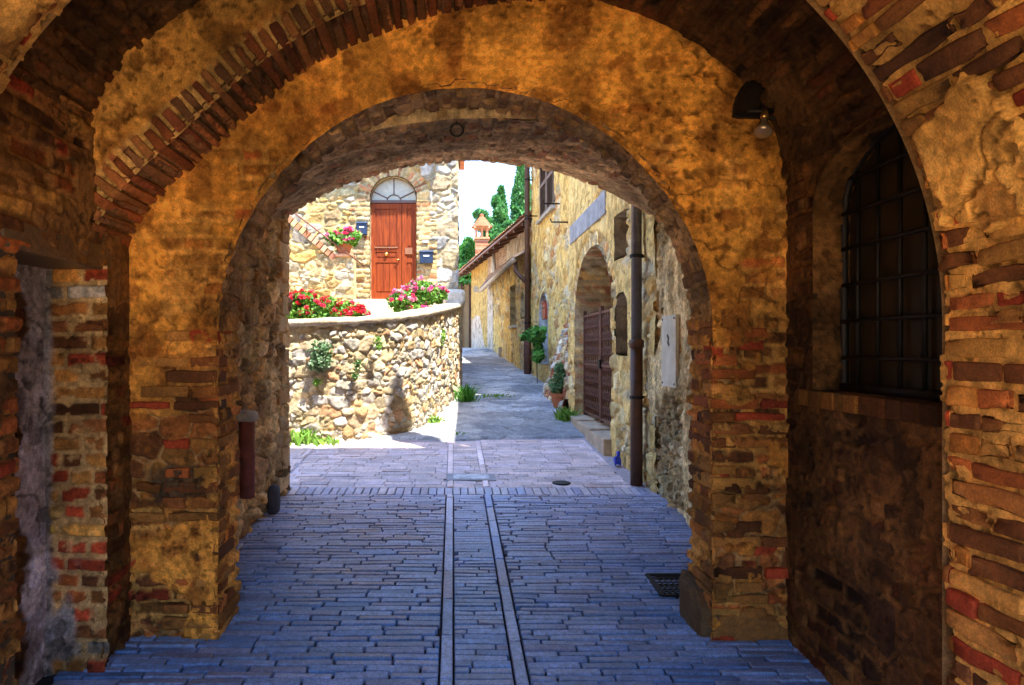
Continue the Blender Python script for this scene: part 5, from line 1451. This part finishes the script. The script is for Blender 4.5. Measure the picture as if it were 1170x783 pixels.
def curved_wall():
    T = thing('stone_wall', (-1.2, 8.6, g(8.6)), 'curved sunlit rubble wall with a pale rendered top left of the lane', 'wall')
    ctl = np.array([(-8.0,9.4),(-5.0,8.75),(-3.3,8.52),(-2.03,8.42),(-1.46,8.36),(-.98,8.46),(-.62,8.80),(-.40,9.35),(-.20,10.3),(-.03,11.5),(.09,12.8),(.15,13.9),(.16,14.88)])
    top = np.array([1.94,1.92,1.92,1.92,1.935,1.965,2.02,2.09,2.19,2.31,2.42,2.50,2.55])
    t = np.concatenate([[0], np.cumsum(np.linalg.norm(np.diff(ctl, axis=0), axis=1))])
    s = np.arange(0, t[-1], 0.015)
    # smooth
    def sm(v, w=61): return np.convolve(np.pad(v, w // 2, 'edge'), np.ones(w) / w, 'valid')
    cx = sm(np.interp(s, t, ctl[:, 0])); cy = sm(np.interp(s, t, ctl[:, 1])); tz = sm(np.interp(s, t, top))
    keep = s > 2.2; s, cx, cy, tz = s[keep], cx[keep], cy[keep], tz[keep]
    b = np.linspace(0, 1, 125)
    S, B = np.meshgrid(s, b, indexing='ij')
    z0 = gz(cy) - 0.06; Z = z0[:, None] + (tz - z0)[:, None] * B
    P = np.stack([np.repeat(cx[:, None], len(b), 1), np.repeat(cy[:, None], len(b), 1), Z], -1)
    a1 = stones(P, S, Z, 0.185, 0.125, 291, [tuple(0.76 * q for q in b_) for b_ in CREAM + [(0.62,0.58,0.52),(0.60,0.55,0.48),(0.62,0.57,0.46),(0.54,0.32,0.17)]], (0.44,0.32,0.17), 0.034, 0.085, 2.6, 0.07)
    hc = a1
    hc = (hc[0] + 0.05 * (fbm(P, 1.5, 3, 297) - 0.5), hc[1])
    skin('wall', P, hc, (0.3, 5.0, 1.0), M_OUT, T)
    # rendered coping
    dx = np.gradient(cx); dy = np.gradient(cy); l = np.hypot(dx, dy); nx, ny = dy / l, -dx / l
    prof = [(0.055, -0.035), (0.075, 0.0), (0.065, 0.035), (0.03, 0.055), (-0.10, 0.06), (-0.26, 0.05), (-0.30, 0.02), (-0.30, -0.7)]
    n = np.array([p[0] for p in prof]); h = np.array([p[1] for p in prof])
    P = np.stack([cx[:, None] + nx[:, None] * n, cy[:, None] + ny[:, None] * n, tz[:, None] + h + 0 * cx[:, None]], -1)
    f = fbm(P, 6, 4, 3); skin('coping', P, (0.03 * (f - 0.5), mix(np.full(P.shape, 0.0) + (0.50,0.42,0.32), (0.38,0.30,0.21), sst(0.4, 0.6, f))), (0, 0, 1), M_OUT, T, vec=True)
    mb = MB(); rock(mb, (0.03, 13.4, 2.62), (0.22, 0.35, 0.17), 17, 4, 0.22, (0.55, 0.48, 0.38)); mb.build('end_stone', M_OUT, T, True)
    # terrace fill behind
    poly = [(float(cx[k]) - 0.28 * nx[k], float(cy[k]) - 0.28 * ny[k]) for k in range(0, len(cx), 12)]
    mb = MB(); mb.prism(poly + [(-5.6, 14.85)], 'z', 0.3, 1.76, (0.4, 0.3, 0.2)); tag(mb.build('terrace', M_OUT), kind='structure')
    return
curved_wall()

WP = [(0.10,0.22,0.05),(0.14,0.27,0.08),(0.07,0.16,0.04),(0.20,0.30,0.12)]
LP = [(0.16,0.32,0.04),(0.22,0.38,0.06),(0.12,0.26,0.03)]
leafy('wall_shrub', px(366, 405, 8.30), 900, [((0, 0, 0.03), (0.15, 0.09, 0.16)), ((0.04, -0.02, -0.09), (0.11, 0.08, 0.11)), ((-0.06, -0.02, -0.12), (0.09, 0.07, 0.08))], 0.030, [(0.10,0.20,0.08),(0.15,0.26,0.12),(0.07,0.14,0.05),(0.22,0.30,0.18)], 51, 'grey green bushy plant growing out of the curved wall below the red geraniums', 'plant', [[(0, 0.1, -0.05), (0, 0, 0.02), (0, -0.05, 0.1)]], 'plants growing in the curved wall')
leafy('wall_herb', px(409, 420, 8.30), 130, [((0, 0, 0.02), (0.07, 0.04, 0.09)), ((-0.03, 0, -0.1), (0.05, 0.03, 0.05))], 0.028, WP, 52, 'small sparse herb in the wall joints right of the bushy wall plant', 'plant', None, 'plants growing in the curved wall')
leafy('wall_herb', px(431, 390, 8.36), 130, [((0, 0, 0), (0.06, 0.04, 0.08)), ((0.02, 0, -0.07), (0.04, 0.03, 0.05))], 0.026, LP, 53, 'small bright herb just under the middle of the curved wall top', 'plant', None, 'plants growing in the curved wall')
leafy('wall_herb', px(362, 437, 8.32), 90, [((0, 0, 0), (0.06, 0.04, 0.05))], 0.026, LP, 54, 'tiny herb in the wall below the bushy wall plant', 'plant', None, 'plants growing in the curved wall')
leafy('wall_herb', px(505, 388, 10.3), 170, [((0, 0, 0), (0.05, 0.1, 0.10)), ((0.0, 0.1, 0.1), (0.04, 0.08, 0.06))], 0.03, LP, 55, 'small yellow green herb high on the right bend of the curved wall', 'plant', None, 'plants growing in the curved wall')
grass_tuft('grass_tuft', (-1.82, 8.26, g(8.26)), 130, 0.16, 0.08, 61, 'wide grass tuft at the left foot of the curved wall', LP, group='grass at the foot of the walls')
grass_tuft('grass_tuft', (-1.55, 8.24, g(8.24)), 60, 0.09, 0.09, 62, 'low grass beside the wide tuft along the wall foot', LP, group='grass at the foot of the walls')
grass_tuft('grass_tuft', (-0.27, 9.6, g(9.6)), 70, 0.12, 0.05, 63, 'small grass tuft in the sunny corner where the curved wall meets the lane', LP, group='grass at the foot of the walls')
grass_tuft('grass_tuft', (0.22, 11.6, g(11.6)), 160, 0.28, 0.07, 64, 'tall bright weeds at the far end of the curved wall', [(0.08,0.28,0.03),(0.12,0.34,0.05)], group='grass at the foot of the walls')
grass_tuft('grass_tuft', (1.62, 9.78, g(9.78)), 120, 0.20, 0.06, 65, 'grass tuft at the far side of the gateway step', LP, group='grass at the foot of the walls')
grass_tuft('grass_tuft', (0.72, 12.3, g(12.3)), 260, 0.05, 0.16, 66, 'low grass patch growing in the middle of the lane', LP)['kind'] = 'stuff'
grass_tuft('grass_tuft', (0.05, 8.75, g(8.75)), 50, 0.05, 0.07, 67, 'thin grass in the ragged edge of the lane surface', LP)['kind'] = 'stuff'

# ================================================================== TREES
CYP = [(0.035,0.16,0.035),(0.055,0.22,0.045),(0.025,0.11,0.03),(0.08,0.26,0.05)]
def cypress(x, y, zb, h, r, seed, label):
    T = thing('cypress_tree', (x, y, zb), label, 'tree', 'cypresses behind the roofs')
    rg = np.random.default_rng(seed)
    def gen(rr, n):
        t = rr.random(n)**0.85; prof = r * np.clip(np.sin(np.pi * np.clip(t * 0.86 + 0.10, 0, 1)), 0, 1)**0.75 * (1 - 0.55 * t)
        a = rr.random(n) * 2 * np.pi; q = rr.random(n)**0.4
        lump = 0.78 + 0.5 * vn(a * 1.9 + 10, t * 14, a * 0 + seed)
        p = np.stack([np.cos(a) * prof * q * lump, np.sin(a) * prof * q * lump, t * h], -1)
        return p + np.array((x, y, zb + 0.4))
    V, F, C = leaves(15000, gen, 0.11, CYP, seed, 3.2, 1.8)
    link_mesh('crown', V, F, M_LEAF, T, C)
    mb = MB(); mb.tube([(x, y, zb - 0.5), (x, y, zb + h * 0.5), (x, y, zb + h * 0.9)], [0.2, 0.1, 0.02], 8); mb.build('trunk', M_BARK, T, True)
Y = 36.0
cypress((597 - 518) / 780 * Y, Y, 2.0, 9.6, 1.05, 71, 'tallest dark cypress standing next to the shuttered house')
cypress((575 - 518) / 780 * Y, Y + 1.5, 2.0, 8.1, 0.85, 73, 'shorter pointed cypress left of the tallest one')
def broad(x, y, zb, h, blobs, seed, label, n=11000, pal=None, size=0.12):
    T = thing('broad_tree', (x, y, zb), label, 'tree', 'bushy trees behind the roofs')
    cs = [np.array((x, y, zb)) + b[0] for b in blobs]; rs = [b[1] for b in blobs]
    V, F, C = leaves(n, clump(cs, rs), size, pal or [(0.05,0.20,0.05),(0.08,0.26,0.06),(0.035,0.14,0.04),(0.11,0.30,0.07)], seed, 2.4)
    link_mesh('crown', V, F, M_LEAF, T, C)
    mb = MB(); mb.tube([(x, y, zb - 0.5), (x, y, zb + h * 0.4), (x + 0.1, y, zb + h * 0.75)], [0.22, 0.15, 0.04], 8)
    for b in blobs: mb.tube([(x, y, zb + h * 0.35), tuple(np.array((x, y, zb)) + np.array(b[0]) * (0.5, 0.5, 0.8)), tuple(np.array((x, y, zb)) + b[0])], [0.09, 0.05, 0.015], 5)
    mb.build('trunk', M_BARK, T, True)
broad(2.05, 33.0, 2.0, 6.5, [((0, 0, 5.0), (0.75, 0.7, 0.8)), ((-0.55, 0, 5.7), (0.4, 0.4, 0.35)), ((0.2, 0, 6.2), (0.3, 0.35, 0.5)), ((0.7, 0, 4.6), (0.7, 0.6, 0.7)), ((-0.75, 0, 6.15), (0.3, 0.3, 0.18)), ((0.5, 0, 5.5), (0.45, 0.4, 0.4)), ((0.0, 0, 6.75), (0.14, 0.15, 0.25))], 81, 'bushy conifer with a ragged top right of the chimney')
broad(0.45, 34.0, 2.0, 4.8, [((0, 0, 3.4), (0.8, 0.6, 0.9)), ((-0.2, 0, 4.3), (0.45, 0.4, 0.5)), ((0.3, 0, 4.6), (0.35, 0.3, 0.55)), ((-0.7, 0, 3.0), (0.6, 0.5, 1.0))], 83, 'rounded bright green tree left of the chimney', 9000, [(0.07,0.25,0.04),(0.11,0.32,0.05),(0.05,0.18,0.04)])

# ================================================================== LIGHT AND SKY
SUN = Vector((0.29, -0.35, 1.0)).normalized()
el = math.asin(SUN.z); az = math.atan2(SUN.x, SUN.y)
sl = bpy.data.lights.new('sun', 'SUN'); sl.energy = 2.0; sl.angle = math.radians(0.53); sl.color = (1.0, 0.94, 0.84)
so = bpy.data.objects.new('sun', sl); COL.objects.link(so); so.location = (6, -8, 20); so.rotation_euler = SUN.to_track_quat('Z', 'Y').to_euler()
w = bpy.data.worlds.new('World'); scene.world = w; w.use_nodes = True
nt = w.node_tree; bg = nt.nodes['Background']; sky = nt.nodes.new('ShaderNodeTexSky'); sky.sky_type = 'NISHITA'; sky.sun_disc = False
sky.sun_elevation = el; sky.sun_rotation = az; sky.altitude = 200; sky.air_density = 1.0; sky.dust_density = 0.1; sky.ozone_density = 1.0
tcw = nt.nodes.new('ShaderNodeTexCoord'); sep = nt.nodes.new('ShaderNodeSeparateXYZ'); nt.links.new(tcw.outputs['Generated'], sep.inputs[0])
hs = nt.nodes.new('ShaderNodeHueSaturation'); hs.inputs['Saturation'].default_value = 1.05; nt.links.new(sky.outputs[0], hs.inputs['Color'])
nt.links.new(mul(nt, hs.outputs['Color'], ramp(nt, sep.outputs['Z'], 0.04, 0.60, 0.105, 1.0)), bg.inputs['Color']); bg.inputs['Strength'].default_value = 0.15

vs = scene.view_settings; vs.view_transform = 'Standard'; vs.look = 'None'; vs.exposure = 3.3; vs.gamma = 1.0; vs.use_curve_mapping = False
cy = scene.cycles; cy.max_bounces = 10; cy.diffuse_bounces = 7; cy.glossy_bounces = 4; cy.transmission_bounces = 4; cy.use_denoising = True; cy.use_adaptive_sampling = True; cy.adaptive_threshold = 0.02
try: cy.denoiser = 'OPENIMAGEDENOISE'
except Exception: pass
